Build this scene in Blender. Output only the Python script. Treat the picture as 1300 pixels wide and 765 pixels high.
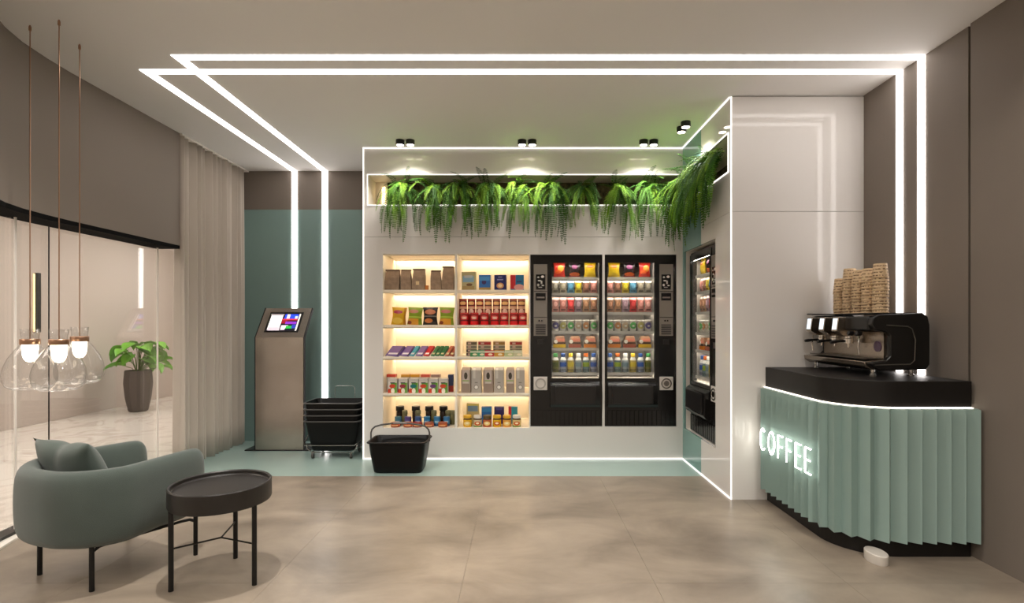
import bpy, bmesh, math, random
from mathutils import Vector, Matrix
random.seed(7)
PI = math.pi
scene = bpy.context.scene
for o in list(bpy.data.objects): bpy.data.objects.remove(o, do_unlink=True)
COL = scene.collection

# ------------------------------------------------------------------ camera, world, exposure
F, PX, PY, CZ = 680.0, 660.0, 410.0, 1.31          # focal length and principal point in photo pixels, eye height
cam = bpy.data.cameras.new('camera')
cam.sensor_width = 36.0; cam.lens = F / 1300.0 * 36.0
cam.shift_x = (650.0 - PX) / 1300.0; cam.shift_y = (PY - 382.5) / 1300.0
cam.clip_start = 0.05
camo = bpy.data.objects.new('camera', cam); COL.objects.link(camo)
camo.location = (0, 0, CZ); camo.rotation_euler = (PI/2, 0, 0)
scene.camera = camo
w = bpy.data.worlds.new('world'); scene.world = w; w.use_nodes = True
w.node_tree.nodes['Background'].inputs[0].default_value = (1, .95, .88, 1)
w.node_tree.nodes['Background'].inputs[1].default_value = 0.05
vs = scene.view_settings
vs.view_transform = 'Standard'; vs.look = 'None'; vs.gamma = 1.0; vs.use_curve_mapping = False
vs.exposure = 0.5

def P(px, py, Y):                                   # pixel + depth -> point
    return Vector(((px-PX)*Y/F, Y, CZ-(py-PY)*Y/F))

# ------------------------------------------------------------------ helpers
def lin(c):
    r = []
    for x in c[:3]:
        x = x/255.0
        r.append(x/12.92 if x <= .04045 else ((x+.055)/1.055)**2.4)
    return (r[0], r[1], r[2], 1.0)
MATS = {}
def mat(name, col, rough=.5, metal=0., noise=None, bump=None, spec=None, coat=0., emit=None, estr=0., aniso=0., stretch=None, sheen=0.):
    if name in MATS: return MATS[name]
    m = bpy.data.materials.new(name); m.use_nodes = True
    nt = m.node_tree; N = nt.nodes; L = nt.links; b = N['Principled BSDF']
    b.inputs['Base Color'].default_value = lin(col); b.inputs['Roughness'].default_value = rough
    b.inputs['Metallic'].default_value = metal
    if spec is not None: b.inputs['Specular IOR Level'].default_value = spec
    if coat: b.inputs['Coat Weight'].default_value = coat; b.inputs['Coat Roughness'].default_value = .02
    if sheen: b.inputs['Sheen Weight'].default_value = sheen
    if emit: b.inputs['Emission Color'].default_value = lin(emit); b.inputs['Emission Strength'].default_value = estr
    if noise or bump:
        tc = N.new('ShaderNodeTexCoord'); src = tc.outputs['Object']
        if stretch:
            mp = N.new('ShaderNodeMapping'); mp.inputs['Scale'].default_value = stretch
            L.new(src, mp.inputs['Vector']); src = mp.outputs['Vector']
    if noise:
        sc, am = noise[0], noise[1]
        n = N.new('ShaderNodeTexNoise'); n.inputs['Scale'].default_value = sc
        n.inputs['Detail'].default_value = noise[2] if len(noise) > 2 else 5
        L.new(src, n.inputs['Vector'])
        r = N.new('ShaderNodeMapRange'); r.inputs['From Min'].default_value = .3; r.inputs['From Max'].default_value = .7
        L.new(n.outputs['Fac'], r.inputs['Value'])
        mx = N.new('ShaderNodeMix'); mx.data_type = 'RGBA'
        c = lin(col); col2 = noise[3] if len(noise) > 3 else None
        mx.inputs['A'].default_value = tuple(v*(1-am) for v in c[:3])+(1,)
        mx.inputs['B'].default_value = lin(col2) if col2 else tuple(min(1, v*(1+am)) for v in c[:3])+(1,)
        L.new(r.outputs['Result'], mx.inputs['Factor']); L.new(mx.outputs['Result'], b.inputs['Base Color'])
    if bump:
        n2 = N.new('ShaderNodeTexNoise'); n2.inputs['Scale'].default_value = bump[0]; n2.inputs['Detail'].default_value = 3
        L.new(src, n2.inputs['Vector'])
        bp = N.new('ShaderNodeBump'); bp.inputs['Strength'].default_value = bump[1]; bp.inputs['Distance'].default_value = .01
        L.new(n2.outputs['Fac'], bp.inputs['Height']); L.new(bp.outputs['Normal'], b.inputs['Normal'])
    MATS[name] = m
    return m
def emat(name, col, strength):
    if name in MATS: return MATS[name]
    m = bpy.data.materials.new(name); m.use_nodes = True
    nt = m.node_tree; nt.nodes.clear()
    e = nt.nodes.new('ShaderNodeEmission'); o = nt.nodes.new('ShaderNodeOutputMaterial')
    e.inputs[0].default_value = lin(col); e.inputs[1].default_value = strength
    nt.links.new(e.outputs[0], o.inputs[0]); MATS[name] = m
    return m
def glassmat(name, tint=(255, 255, 255), refl=1.0, ior=1.5, rough=0.0):
    if name in MATS: return MATS[name]
    m = bpy.data.materials.new(name); m.use_nodes = True
    nt = m.node_tree; nt.nodes.clear(); N = nt.nodes; L = nt.links
    o = N.new('ShaderNodeOutputMaterial'); mx = N.new('ShaderNodeMixShader'); t = N.new('ShaderNodeBsdfTransparent')
    g = N.new('ShaderNodeBsdfGlossy'); f = N.new('ShaderNodeLayerWeight'); k = N.new('ShaderNodeMath'); pw = N.new('ShaderNodeMath'); ad = N.new('ShaderNodeMath')
    t.inputs[0].default_value = lin(tint); g.inputs['Roughness'].default_value = rough; f.inputs['Blend'].default_value = .5
    pw.operation = 'POWER'; pw.inputs[1].default_value = 5.0; ad.operation = 'MULTIPLY_ADD'; ad.inputs[1].default_value = .96; ad.inputs[2].default_value = .04
    L.new(f.outputs['Facing'], pw.inputs[0]); L.new(pw.outputs[0], ad.inputs[0])
    k.operation = 'MULTIPLY'; k.inputs[1].default_value = refl; k.use_clamp = True
    L.new(ad.outputs[0], k.inputs[0]); L.new(k.outputs[0], mx.inputs[0]); L.new(t.outputs[0], mx.inputs[1]); L.new(g.outputs[0], mx.inputs[2])
    L.new(mx.outputs[0], o.inputs[0]); MATS[name] = m
    return m
def printmat(name, base, shapes=(), rough=.4, metal=0., coat=0., emit=0.):
    """flat print: coloured rectangles 'r' and ellipses 'e' (cx, cz, half x, half z, colour) in object x/z metres"""
    if name in MATS: return MATS[name]
    m = bpy.data.materials.new(name); m.use_nodes = True
    nt = m.node_tree; N = nt.nodes; L = nt.links; b = N['Principled BSDF']
    b.inputs['Roughness'].default_value = rough; b.inputs['Metallic'].default_value = metal
    if coat: b.inputs['Coat Weight'].default_value = coat
    tc = N.new('ShaderNodeTexCoord'); prev = None; bc = lin(base)
    for (ty, cx, cz, hx, hz, c) in shapes:
        a = N.new('ShaderNodeVectorMath'); a.operation = 'SUBTRACT'; a.inputs[1].default_value = (cx, 0, cz)
        L.new(tc.outputs['Object'], a.inputs[0])
        s = N.new('ShaderNodeVectorMath'); s.operation = 'MULTIPLY'; s.inputs[1].default_value = (1/hx, 0, 1/hz)
        L.new(a.outputs[0], s.inputs[0])
        if ty == 'e':
            q = N.new('ShaderNodeVectorMath'); q.operation = 'LENGTH'; L.new(s.outputs[0], q.inputs[0]); val = q.outputs['Value']
        else:
            ab = N.new('ShaderNodeVectorMath'); ab.operation = 'ABSOLUTE'; L.new(s.outputs[0], ab.inputs[0])
            sp = N.new('ShaderNodeSeparateXYZ'); L.new(ab.outputs[0], sp.inputs[0])
            q = N.new('ShaderNodeMath'); q.operation = 'MAXIMUM'; L.new(sp.outputs[0], q.inputs[0]); L.new(sp.outputs[2], q.inputs[1]); val = q.outputs[0]
        lt = N.new('ShaderNodeMath'); lt.operation = 'LESS_THAN'; lt.inputs[1].default_value = 1.0; L.new(val, lt.inputs[0])
        mx = N.new('ShaderNodeMix'); mx.data_type = 'RGBA'
        if prev is None: mx.inputs['A'].default_value = bc
        else: L.new(prev, mx.inputs['A'])
        mx.inputs['B'].default_value = lin(c); L.new(lt.outputs[0], mx.inputs['Factor']); prev = mx.outputs['Result']
    if prev is None: b.inputs['Base Color'].default_value = bc
    else: L.new(prev, b.inputs['Base Color'])
    if emit:
        if prev is not None: L.new(prev, b.inputs['Emission Color'])
        b.inputs['Emission Strength'].default_value = emit
    MATS[name] = m
    return m

class MB:
    def __init__(s): s.v = []; s.f = []
    def box(s, x0, x1, y0, y1, z0, z1):
        i = len(s.v)
        s.v += [(x0,y0,z0),(x1,y0,z0),(x1,y1,z0),(x0,y1,z0),(x0,y0,z1),(x1,y0,z1),(x1,y1,z1),(x0,y1,z1)]
        s.f += [tuple(i+k for k in q) for q in ((0,3,2,1),(4,5,6,7),(0,1,5,4),(1,2,6,5),(2,3,7,6),(3,0,4,7))]
        return s
    def loft(s, rings, closed=True, cap0=True, cap1=True):
        i = len(s.v); n = len(rings[0])
        for r in rings: s.v += [tuple(p) for p in r]
        for a in range(len(rings)-1):
            for k in range(n if closed else n-1):
                k2 = (k+1) % n
                s.f.append((i+a*n+k, i+a*n+k2, i+(a+1)*n+k2, i+(a+1)*n+k))
        if closed and cap0: s.f.append(tuple(i+k for k in reversed(range(n))))
        if closed and cap1: s.f.append(tuple(i+(len(rings)-1)*n+k for k in range(n)))
        return s
    def lathe(s, prof, n=20, c=(0,0,0), cap0=True, cap1=True):
        rings = [[(c[0]+r*math.cos(2*PI*k/n), c[1]+r*math.sin(2*PI*k/n), c[2]+z) for k in range(n)] for r, z in prof]
        return s.loft(rings, True, cap0, cap1)
    def prism(s, pts, z0, z1):
        return s.loft([[(x,y,z0) for x,y in pts], [(x,y,z1) for x,y in pts]])
    def tube(s, path, r, n=8, closed=False):
        pts = [Vector(p) for p in path]; m = len(pts); rings = []; up = None
        for k in range(m):
            if closed: t = pts[(k+1) % m]-pts[k-1]
            else: t = pts[min(k+1, m-1)]-pts[max(k-1, 0)]
            t.normalize()
            if up is None:
                up = Vector((0,0,1)) if abs(t.z) < .9 else Vector((1,0,0))
            a = up - t*up.dot(t)
            if a.length < 1e-4: a = Vector((0,1,0)) - t*t.y
            a.normalize(); b = t.cross(a); up = a
            rr = r[k] if isinstance(r, (list, tuple)) else r
            rings.append([pts[k]+a*rr*math.cos(2*PI*j/n)+b*rr*math.sin(2*PI*j/n) for j in range(n)])
        if closed:
            rings.append(rings[0]); return s.loft(rings, True, False, False)
        return s.loft(rings)
    def grid(s, rows, flip=False):
        i = len(s.v); n = len(rows[0])
        for r in rows: s.v += [tuple(p) for p in r]
        for a in range(len(rows)-1):
            for k in range(n-1):
                s.f.append((i+a*n+k, i+a*n+k+1, i+(a+1)*n+k+1, i+(a+1)*n+k))
        return s
    def xf(s, M, i0=0):
        for k in range(i0, len(s.v)): s.v[k] = tuple(M @ Vector(s.v[k]))
        return s
    def mesh(s, name, m=None, smooth=False, angle=40, recalc=True):
        me = bpy.data.meshes.new(name); me.from_pydata([tuple(p) for p in s.v], [], s.f)
        if recalc:
            bm = bmesh.new(); bm.from_mesh(me); bmesh.ops.recalc_face_normals(bm, faces=bm.faces); bm.to_mesh(me); bm.free()
        if m: me.materials.append(m)
        if smooth:
            me.shade_smooth()
            if angle < 180: me.set_sharp_from_angle(angle=math.radians(angle))
        return me
    def build(s, name, m, parent=None, smooth=False, bevel=0, seg=2, sub=0, angle=40, world=False, recalc=True):
        if world and parent is not None:
            l = parent.location; s.v = [(x-l.x, y-l.y, z-l.z) for x, y, z in s.v]
        o = bpy.data.objects.new(name, s.mesh(name, m, smooth or bevel > 0, angle, recalc)); COL.objects.link(o)
        if parent is not None: o.parent = parent
        if bevel:
            b = o.modifiers.new('bevel', 'BEVEL'); b.width = bevel; b.segments = seg; b.limit_method = 'ANGLE'; b.angle_limit = math.radians(35)
        if sub:
            d = o.modifiers.new('sub', 'SUBSURF'); d.levels = sub; d.render_levels = sub
        return o
def use(name, me, parent=None, loc=(0,0,0), rot=(0,0,0), scl=(1,1,1)):
    o = bpy.data.objects.new(name, me); COL.objects.link(o); o.location = loc; o.rotation_euler = rot; o.scale = scl
    if parent is not None: o.parent = parent
    return o
def tag(o, label, cat, group=None):
    o['label'] = label; o['category'] = cat
    if group: o['group'] = group
    return o
def thing(name, label, cat, loc=(0,0,0), rz=0., group=None):
    o = bpy.data.objects.new(name, None); COL.objects.link(o); o.location = loc; o.rotation_euler = (0,0,rz); o.empty_display_size = .05
    return tag(o, label, cat, group)
def struct(o, label=None):
    o['kind'] = 'structure'
    if label: o['label'] = label
    return o
def sroot(name, label=None):
    o = bpy.data.objects.new(name, None); COL.objects.link(o); return struct(o, label)
def arc(cx, cy, r, a0, a1, n):
    return [(cx+r*math.cos(a0+(a1-a0)*k/n), cy+r*math.sin(a0+(a1-a0)*k/n)) for k in range(n+1)]
def rrect(x0, x1, y0, y1, r, n=5):
    return arc(x1-r, y1-r, r, 0, PI/2, n)+arc(x0+r, y1-r, r, PI/2, PI, n)+arc(x0+r, y0+r, r, PI, 1.5*PI, n)+arc(x1-r, y0+r, r, 1.5*PI, 2*PI, n)
ORD = ['first', 'second', 'third', 'fourth', 'fifth', 'sixth', 'seventh', 'eighth', 'ninth', 'tenth', 'eleventh', 'twelfth']

# ------------------------------------------------------------------ materials
M_ceil = mat('ceiling_paint', (226, 223, 219), .9)
M_taupe = mat('taupe_wall', (119, 109, 99), .75, noise=(3, .03))
M_teal = mat('teal_wall', (122, 148, 143), .6, noise=(2, .03))
M_tealfloor = mat('teal_floor', (150, 172, 165), .3, noise=(2, .03))
M_gloss = mat('white_lacquer', (222, 218, 213), .025, spec=.24)
M_white = mat('white_matt', (232, 226, 216), .5)
M_cream = mat('cream_shelf', (238, 228, 210), .45)
M_black = mat('black_satin', (16, 15, 15), .35)
M_blackgloss = mat('black_gloss', (10, 10, 10), .12)
M_blackmetal = mat('black_metal', (18, 17, 16), .35, .3)
M_steel = mat('brushed_steel', (176, 168, 160), .24, 1., noise=(5, .10), bump=(110, .05))
M_chrome = mat('chrome', (200, 196, 190), .12, 1.)
M_wire = mat('wire_steel', (170, 168, 165), .25, 1.)
M_copper = mat('copper', (176, 138, 112), .3, 1.)
M_led = emat('led_line', (255, 248, 244), 5.2)
M_ledthin = emat('led_edge', (255, 249, 242), 1.3)
M_ledwarm = emat('led_warm', (255, 234, 202), 7.5)
M_ledback = emat('led_warm_back', (255, 233, 200), 20.0)
M_window = glassmat('window_glass', (252, 252, 250), 2.2)
M_vglass = glassmat('machine_glass', (250, 252, 252), .8)
M_clear = glassmat('blown_glass', (252, 252, 252), 1.3)

# concrete with cloudy mottling
def floor_material():
    m = bpy.data.materials.new('polished_concrete'); m.use_nodes = True
    N = m.node_tree.nodes; L = m.node_tree.links; b = N['Principled BSDF']
    g = N.new('ShaderNodeNewGeometry'); mp = N.new('ShaderNodeMapping'); L.new(g.outputs['Position'], mp.inputs['Vector'])
    mp.inputs['Scale'].default_value = (.7, 1.2, 1)
    n1 = N.new('ShaderNodeTexNoise'); n1.inputs['Scale'].default_value = 2.0; n1.inputs['Detail'].default_value = 8; n1.inputs['Roughness'].default_value = .62
    n1.inputs['Distortion'].default_value = .5
    L.new(mp.outputs[0], n1.inputs['Vector'])
    cr = N.new('ShaderNodeValToRGB'); e = cr.color_ramp.elements
    e[0].position = .30; e[0].color = lin((112, 101, 89)); e[1].position = .72; e[1].color = lin((162, 148, 131))
    L.new(n1.outputs['Fac'], cr.inputs['Fac']); L.new(cr.outputs['Color'], b.inputs['Base Color'])
    rr = N.new('ShaderNodeMapRange'); rr.inputs['To Min'].default_value = .22; rr.inputs['To Max'].default_value = .42
    L.new(n1.outputs['Fac'], rr.inputs['Value']); L.new(rr.outputs['Result'], b.inputs['Roughness'])
    return m
def marble_material():
    m = bpy.data.materials.new('white_marble'); m.use_nodes = True
    N = m.node_tree.nodes; L = m.node_tree.links; b = N['Principled BSDF']
    g = N.new('ShaderNodeNewGeometry'); n1 = N.new('ShaderNodeTexNoise'); n1.inputs['Scale'].default_value = 1.1
    n1.inputs['Detail'].default_value = 9; n1.inputs['Distortion'].default_value = 1.6; L.new(g.outputs['Position'], n1.inputs['Vector'])
    cr = N.new('ShaderNodeValToRGB'); e = cr.color_ramp.elements
    e[0].position = .46; e[0].color = lin((236, 230, 222)); e[1].position = .54; e[1].color = lin((236, 230, 222))
    k = cr.color_ramp.elements.new(.5); k.color = lin((216, 207, 198))
    L.new(n1.outputs['Fac'], cr.inputs['Fac']); L.new(cr.outputs['Color'], b.inputs['Base Color']); b.inputs['Roughness'].default_value = .18
    return m
M_floor = floor_material(); M_marble = marble_material()

# ------------------------------------------------------------------ the room
XR, YB, ZC, XL = 2.555, 5.96, 3.0, -3.03
YP, XS, YF = 5.163, 1.57, 4.0                 # display panel plane, side-wall plane, white block front
YT = 4.59                                     # front edge of the teal floor
YN = -2.6                                     # wall behind the camera

fl = struct(MB().box(-3.10, XR+.3, YN-.1, YT, -.06, -.004).build('floor', mat('joint_grey', (96, 86, 76), .8)))
xs = [-3.10, -2.23, -1.26, -.29, .68, 1.65, XR]; ys = [YN, -1.0, .85, 2.70, YT]
for i in range(6):
    for j in range(4):
        MB().box(xs[i]+.0006, xs[i+1]-.0006, ys[j]+.0006, ys[j+1]-(.0006 if j < 3 else 0), -.02, 0).build('floor_slab', M_floor, fl)
struct(MB().box(-3.10, XR, YT, YB, -.06, 0).build('floor_teal', M_tealfloor))
struct(MB().box(-9.0, -3.10, YN-.5, 12.0, -.06, -.002).build('floor_corridor', M_marble))
struct(MB().box(-3.3, XR+.2, YN-.1, YB+.1, ZC, ZC+.1).build('ceiling', M_ceil))
struct(MB().box(-9.0, -3.3, YN-.5, 12.0, 2.9, 3.0).build('ceiling_corridor', M_ceil))
# back wall, teal up to 2.57 and taupe above
wb = struct(MB().box(-3.3, XR+.2, YB, YB+.12, 0, 2.573).build('wall_back', M_teal))
MB().box(-3.3, XR+.2, YB-.002, YB+.12, 2.573, ZC).build('upper_band', M_taupe, wb)
# right wall: main panel, groove, nearer panel
wr = struct(MB().box(XR+.03, XR+.15, YN, YB, 0, ZC).build('wall_right', mat('groove_dark', (60, 54, 48), .8)))
MB().box(XR, XR+.03, 3.052, YB, 0, ZC).build('wall_panel', M_taupe, wr)
MB().box(XR-.012, XR+.03, YN, 3.022, 0, ZC).build('wall_panel', M_taupe, wr)
struct(MB().box(-9.0, XR+.2, YN-.12, YN, 0, ZC).build('wall_rear', mat('rear_wall', (214, 206, 196), .8)))
M_corr = mat('corridor_wall', (204, 193, 184), .7)
struct(MB().box(-6.40, -6.28, YN, 12.0, 0, 2.9).build('wall_corridor', M_corr))
struct(MB().box(-6.28, -3.3, 11.9, 12.0, 0, 2.9).build('wall_corridor_end', M_corr))
struct(MB().box(-3.3, -3.18, YB, 11.9, 0, 2.9).build('wall_corridor_inner', M_corr))

# left soffit that bends inwards near the camera, black trim along its lower edge
def offs(pl, d):
    out = []
    for k in range(len(pl)):
        a = Vector(pl[max(k-1, 0)]); b = Vector(pl[min(k+1, len(pl)-1)]); t = (b-a).normalized()
        out.append((pl[k][0]-t.y*d, pl[k][1]+t.x*d))
    return out
plan = [(-3.03, 4.77), (-3.03, 4.2), (-3.03, 3.62), (-3.018, 3.42), (-2.99, 3.22), (-2.94, 3.06), (-2.87, 2.92), (-2.77, 2.76), (-2.64, 2.58), (-2.50, 2.38),
        (-2.38, 2.1), (-2.3, 1.6), (-2.26, .8), (-2.26, -2.6)]
out_ = offs(plan, -.2)
def ribbon(a, b, z0, z1):
    return MB().loft([[(p[0],p[1],z0),(p[0],p[1],z1),(q[0],q[1],z1),(q[0],q[1],z0)] for p, q in zip(a, b)])
wl = struct(ribbon(plan, out_, 2.0, ZC).build('wall_left', mat('soffit_taupe', (126, 115, 104), .75), smooth=True, angle=30))
ribbon(offs(plan, .002), out_, 1.970, 2.0).build('lower_trim', mat('trim_black', (14, 13, 12), .9, spec=.1), wl)
# glass front, panes between joints, black floor track and pale sill
win = sroot('window_1', 'curved frameless glass front under the taupe soffit')
gl = offs(plan, -.15); gl[0] = (-3.18, 4.70)
gpl = [(-3.18, 5.95), (-3.18, 4.70)]+gl[1:]
def pane(pts):
    q = offs(pts, -.010)
    return ribbon(pts, q, .02, 1.97).build('pane', M_window, win)
pane([(-3.18, 5.95), (-3.18, 4.70)]); pane([(-3.18, 4.692), (-3.18, 3.62)])
pane(gl[2:5]); pane(gl[4:7]); pane(gl[6:9]); pane(gl[8:11]); pane(gl[10:13]); pane(gl[12:14])
M_joint = mat('silicone_joint', (236, 230, 222), .4)
for k, (x, y) in enumerate([(-3.178, 4.696), (-3.143, 3.335)]):
    MB().box(x-.004, x+.006, y-.005, y+.005, .02, 1.97).build('glazing_joint', M_joint, win)
MB().box(gl[2][0]-.004, gl[2][0]+.002, gl[2][1]-.0025, gl[2][1]+.0025, .02, 1.97).build('glazing_joint', M_blackmetal, win)
ribbon(offs(gpl, .045), offs(gpl, -.045), -.002, .03).build('floor_track', M_black, win)
ribbon(offs(gpl, .10), offs(gpl, .045), -.002, .012).build('sill', M_white, win)

# ------------------------------------------------------------------ white display wall with its openings
wd = sroot('wall_display', 'glossy white display wall with recessed shelves, machines and planter')
T = .02
def pan(x0, x1, z0, z1): return MB().box(x0, x1, YP, YP+T, z0, z1).build('panel', M_gloss, wd)
XA, SZ0, SZ1 = -1.511, .30, 1.978
SX0, SX1 = -1.321, .091
V1, V2 = (.103, .793), (.82, 1.51)
VZ0, VZ1 = .315, 1.970
PZ0, PZ1, PX0 = 2.45, 2.737, -1.465
m_up = MB().box(XA, XS, YP, YP+T, PZ1, ZC).box(XA, PX0, YP, YP+T, PZ0, PZ1).box(XA, XS, YP, YP+T, 2.1415, PZ0)
m_up.build('panel', M_gloss, wd)
lo = MB().box(XA, XS, YP, YP+T, SZ1, 2.1385).box(XA, SX0, YP, YP+T, SZ0, SZ1).box(XA, XS, YP, YP+T, 0, SZ0)
lo.box(SX1, V1[0]-.002, YP, YP+T, SZ0, SZ1).box(V1[1]+.002, V2[0]-.002, YP, YP+T, SZ0, SZ1).box(V2[1]+.002, XS, YP, YP+T, SZ0, SZ1)
lo.box(V1[0]-.002, V1[1]+.002, YP, YP+T, SZ0, VZ0-.001).box(V2[0]-.002, V2[1]+.002, YP, YP+T, SZ0, VZ0-.001)
lo.box(V1[0]-.002, V1[1]+.002, YP, YP+T, VZ1+.002, SZ1).box(V2[0]-.002, V2[1]+.002, YP, YP+T, VZ1+.002, SZ1)
lo.build('panel', M_gloss, wd)
MB().box(XA, XA+.02, YP+T, YB, 0, ZC).build('side_panel', M_gloss, wd)
# side wall (teal near the corner, white nearer the camera) and white block front
ws = sroot('wall_side', 'side wall of the display niche, teal strip then glossy white')
YTW = 4.64; SY0, SY1 = 4.30, 5.125; PY0 = 4.03
M_tealgloss = mat('teal_lacquer', (122, 160, 154), .15)
def sp(m, lst):
    b = MB()
    for y0, y1, z0, z1 in lst: b.box(XS, XS+T, y0, y1, z0, z1)
    return b.build('panel', m, ws)
sp(M_tealgloss, [(YTW, YP, 0, VZ0-.01), (SY1, YP, VZ0-.01, VZ1+.02), (YTW, YP, VZ1+.02, 2.45), (YTW, YP, 2.737, ZC)])
sp(M_gloss, [(YF, YTW, 0, VZ0-.01), (YF, SY0, VZ0-.01, VZ1+.02), (YF, YTW, VZ1+.02, 2.1385)])
sp(M_gloss, [(YF, YTW, 2.1415, 2.45), (YF, PY0, 2.45, 2.737), (YF, YTW, 2.737, ZC)])
MB().box(XS+T, XS+.40, SY1, SY1+.01, VZ0-.02, VZ1+.03).build('reveal', M_white, ws)
MB().box(XS+T, XS+.40, SY0-.01, SY0, VZ0-.02, VZ1+.03).build('reveal', M_white, ws)
MB().box(XS+T, XS+.40, SY0, SY1, VZ1+.02, VZ1+.03).build('reveal', M_white, ws)
MB().box(XS+T, XS+.80, SY0, SY1, VZ0-.02, VZ0-.01).build('reveal', M_white, ws)
wk = sroot('wall_block', 'glossy white block front beside the coffee counter')
MB().box(XS, XR, YF-T, YF, 0, 2.1385).build('panel', M_gloss, wk)
MB().box(XS, XR, YF-T, YF, 2.1415, ZC-.008).build('panel', M_gloss, wk)
# thin light lines that outline the niche
e = .010
def led(x0, x1, y0, y1, z0, z1, par): return MB().box(x0, x1, y0, y1, z0, z1).build('led_line', M_ledthin, par)
led(XA-.002, XA+.008, YP-.006, YP, 0, ZC, wd)                       # left edge
led(XA, XS, YP-.014, YP, ZC-.010, ZC-.001, wd)                       # ceiling edge
led(XA, XS, YP-.012, YP, .001, .011, wd)                            # floor edge
led(XS-.007, XS, YF, YP-.014, ZC-.010, ZC-.001, ws)
led(XS-.007, XS, YF, YP-.014, .001, .010, ws)
led(XS-.003, XS+.003, YF-T-.005, YF-T, 0, ZC-.008, wk)              # block corner
led(XS-.003, XS, YF-T, YF-T+.006, 0, ZC-.008, wk)
t = .0065                                                             # frame of the planter opening
led(PX0-t, PX0, YP-.008, YP, PZ0-t, PZ1+t, wd); led(PX0, XS-.008, YP-.008, YP, PZ1, PZ1+t, wd); led(PX0, XS-.008, YP-.008, YP, PZ0-t, PZ0, wd)
led(XS-.008, XS, PY0-t, YP, PZ1, PZ1+t, ws); led(XS-.008, XS, PY0-t, YP, PZ0-t, PZ0, ws); led(XS-.008, XS, PY0-t, PY0, PZ0, PZ1, ws)
# planter trough behind the openings
M_moss = mat('moss_soil', (54, 52, 30), .95, noise=(26, .55, 6, (110, 96, 62)), bump=(30, 1.0))
pl = thing('planter_trough', 'long corner planter trough recessed high in the white display wall', 'planter', (0, 5.2, PZ0))
MB().box(PX0-.02, XS+.32, YP+.28, YP+.30, PZ0-.02, PZ1+.02).build('moss_back', M_moss, pl, world=True)
MB().box(XS+.30, XS+.32, PY0, YP+.28, PZ0-.02, PZ1+.02).build('moss_back', M_moss, pl, world=True)
MB().box(PX0-.02, XS+.30, YP+T, YP+.28, PZ0-.02, PZ0).box(XS+T, XS+.30, PY0, YP+T, PZ0-.02, PZ0).build('trough_floor', mat('soil', (48, 38, 28), .95, bump=(40, .8)), pl, world=True)
MB().box(PX0-.02, XS+.30, YP+T, YP+.28, PZ1, PZ1+.02).box(XS+T, XS+.30, PY0, YP+T, PZ1, PZ1+.02).build('trough_top', M_cream, pl, world=True)
MB().box(PX0-.02, PX0, YP+T, YP+.28, PZ0, PZ1).build('end_panel', M_cream, pl, world=True)
MB().box(PX0, PX0+.12, YP+.27, YP+.279, PZ0, PZ1).build('end_panel', M_cream, pl, world=True)
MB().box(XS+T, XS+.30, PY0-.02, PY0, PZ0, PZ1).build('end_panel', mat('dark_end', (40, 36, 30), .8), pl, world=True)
MB().box(PX0+.07, PX0+.10, YP+.255, YP+.275, PZ0+.06, PZ1-.05).build('end_lamp', emat('planter_lamp', (255, 226, 170), 3.0), pl, world=True)

# ------------------------------------------------------------------ broad light lines: wall - ceiling - wall
def light_line(label, xl, yc, name='linear_light'):
    h = .031
    r = thing(name, label, 'light', (xl, yc, ZC), 0, 'continuous light lines')
    z = ZC-.004
    MB().box(xl-h, xl+h, YB-.008, YB-.002, .0, z-.001).build('light_segment', M_led, r, world=True)
    MB().box(xl-h, xl+h, yc+h, YB-.002, z, ZC-.0005).build('light_segment', M_led, r, world=True)
    MB().box(xl-h, XR-.006, yc-h, yc+h, z, ZC-.0005).build('light_segment', M_led, r, world=True)
    MB().box(XR-.006, XR-.0005, yc-h, yc+h, .0, ZC-.0005).build('light_segment', M_led, r, world=True)
light_line('white light line whose corner starts further left, nearer the back wall', -2.505, 3.60)
light_line('white light line closest to the viewer, its corner further right', -2.168, 3.405)

# ------------------------------------------------------------------ ceiling downlights
M_lampglow = emat('downlight_disc', (255, 238, 215), 14.0)
dl_body = MB().lathe([(.040, -.055), (.040, 0)], 24).mesh('lamp_body', M_black, True)
dl_ring = MB().lathe([(.040, -.0555), (.033, -.0555), (.033, -.050), (.040, -.050)], 24, cap0=False, cap1=False).mesh('ring', M_black, True)
dl_disc = MB().lathe([(.032, -.0558), (.0325, -.0552)], 24).mesh('lamp_lens', M_lampglow)
def downlight(x, y, label, group, power, size=80, tilt=(0, 0)):
    r = thing('downlight', label, 'downlight', (x, y, ZC), 0, group)
    use('lamp_body', dl_body, r, (0, 0, .0), scl=(1, 1, .82)); use('ring', dl_ring, r, (0, 0, .010)); use('lamp_lens', dl_disc, r, (0, 0, .0095))
    l = bpy.data.lights.new('downlight_beam', 'SPOT'); l.energy = power; l.spot_size = math.radians(size); l.spot_blend = .8
    l.color = (1, .95, .89); l.shadow_soft_size = .03
    o = bpy.data.objects.new('downlight_beam', l); COL.objects.link(o); o.parent = r; o.location = (0, 0, -.062); o.rotation_euler = (tilt[0], tilt[1], 0)
for k, (x, where) in enumerate(((-1.06, 'left end'), (.067, 'middle'), (1.19, 'right end'))):
    for s, n in ((-1, 'left'), (1, 'right')):
        downlight(x+s*.047, 4.95, 'small black round downlight, %s one of the pair at the %s of the niche' % (n, where), 'downlights over the niche', 19, 125)
for y, n in ((4.62, 'farther'), (4.50, 'nearer')):
    downlight(1.393, y, 'small black round downlight, %s one of the pair by the side wall' % n, 'downlights over the niche', 19, 125)
k = 0
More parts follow.
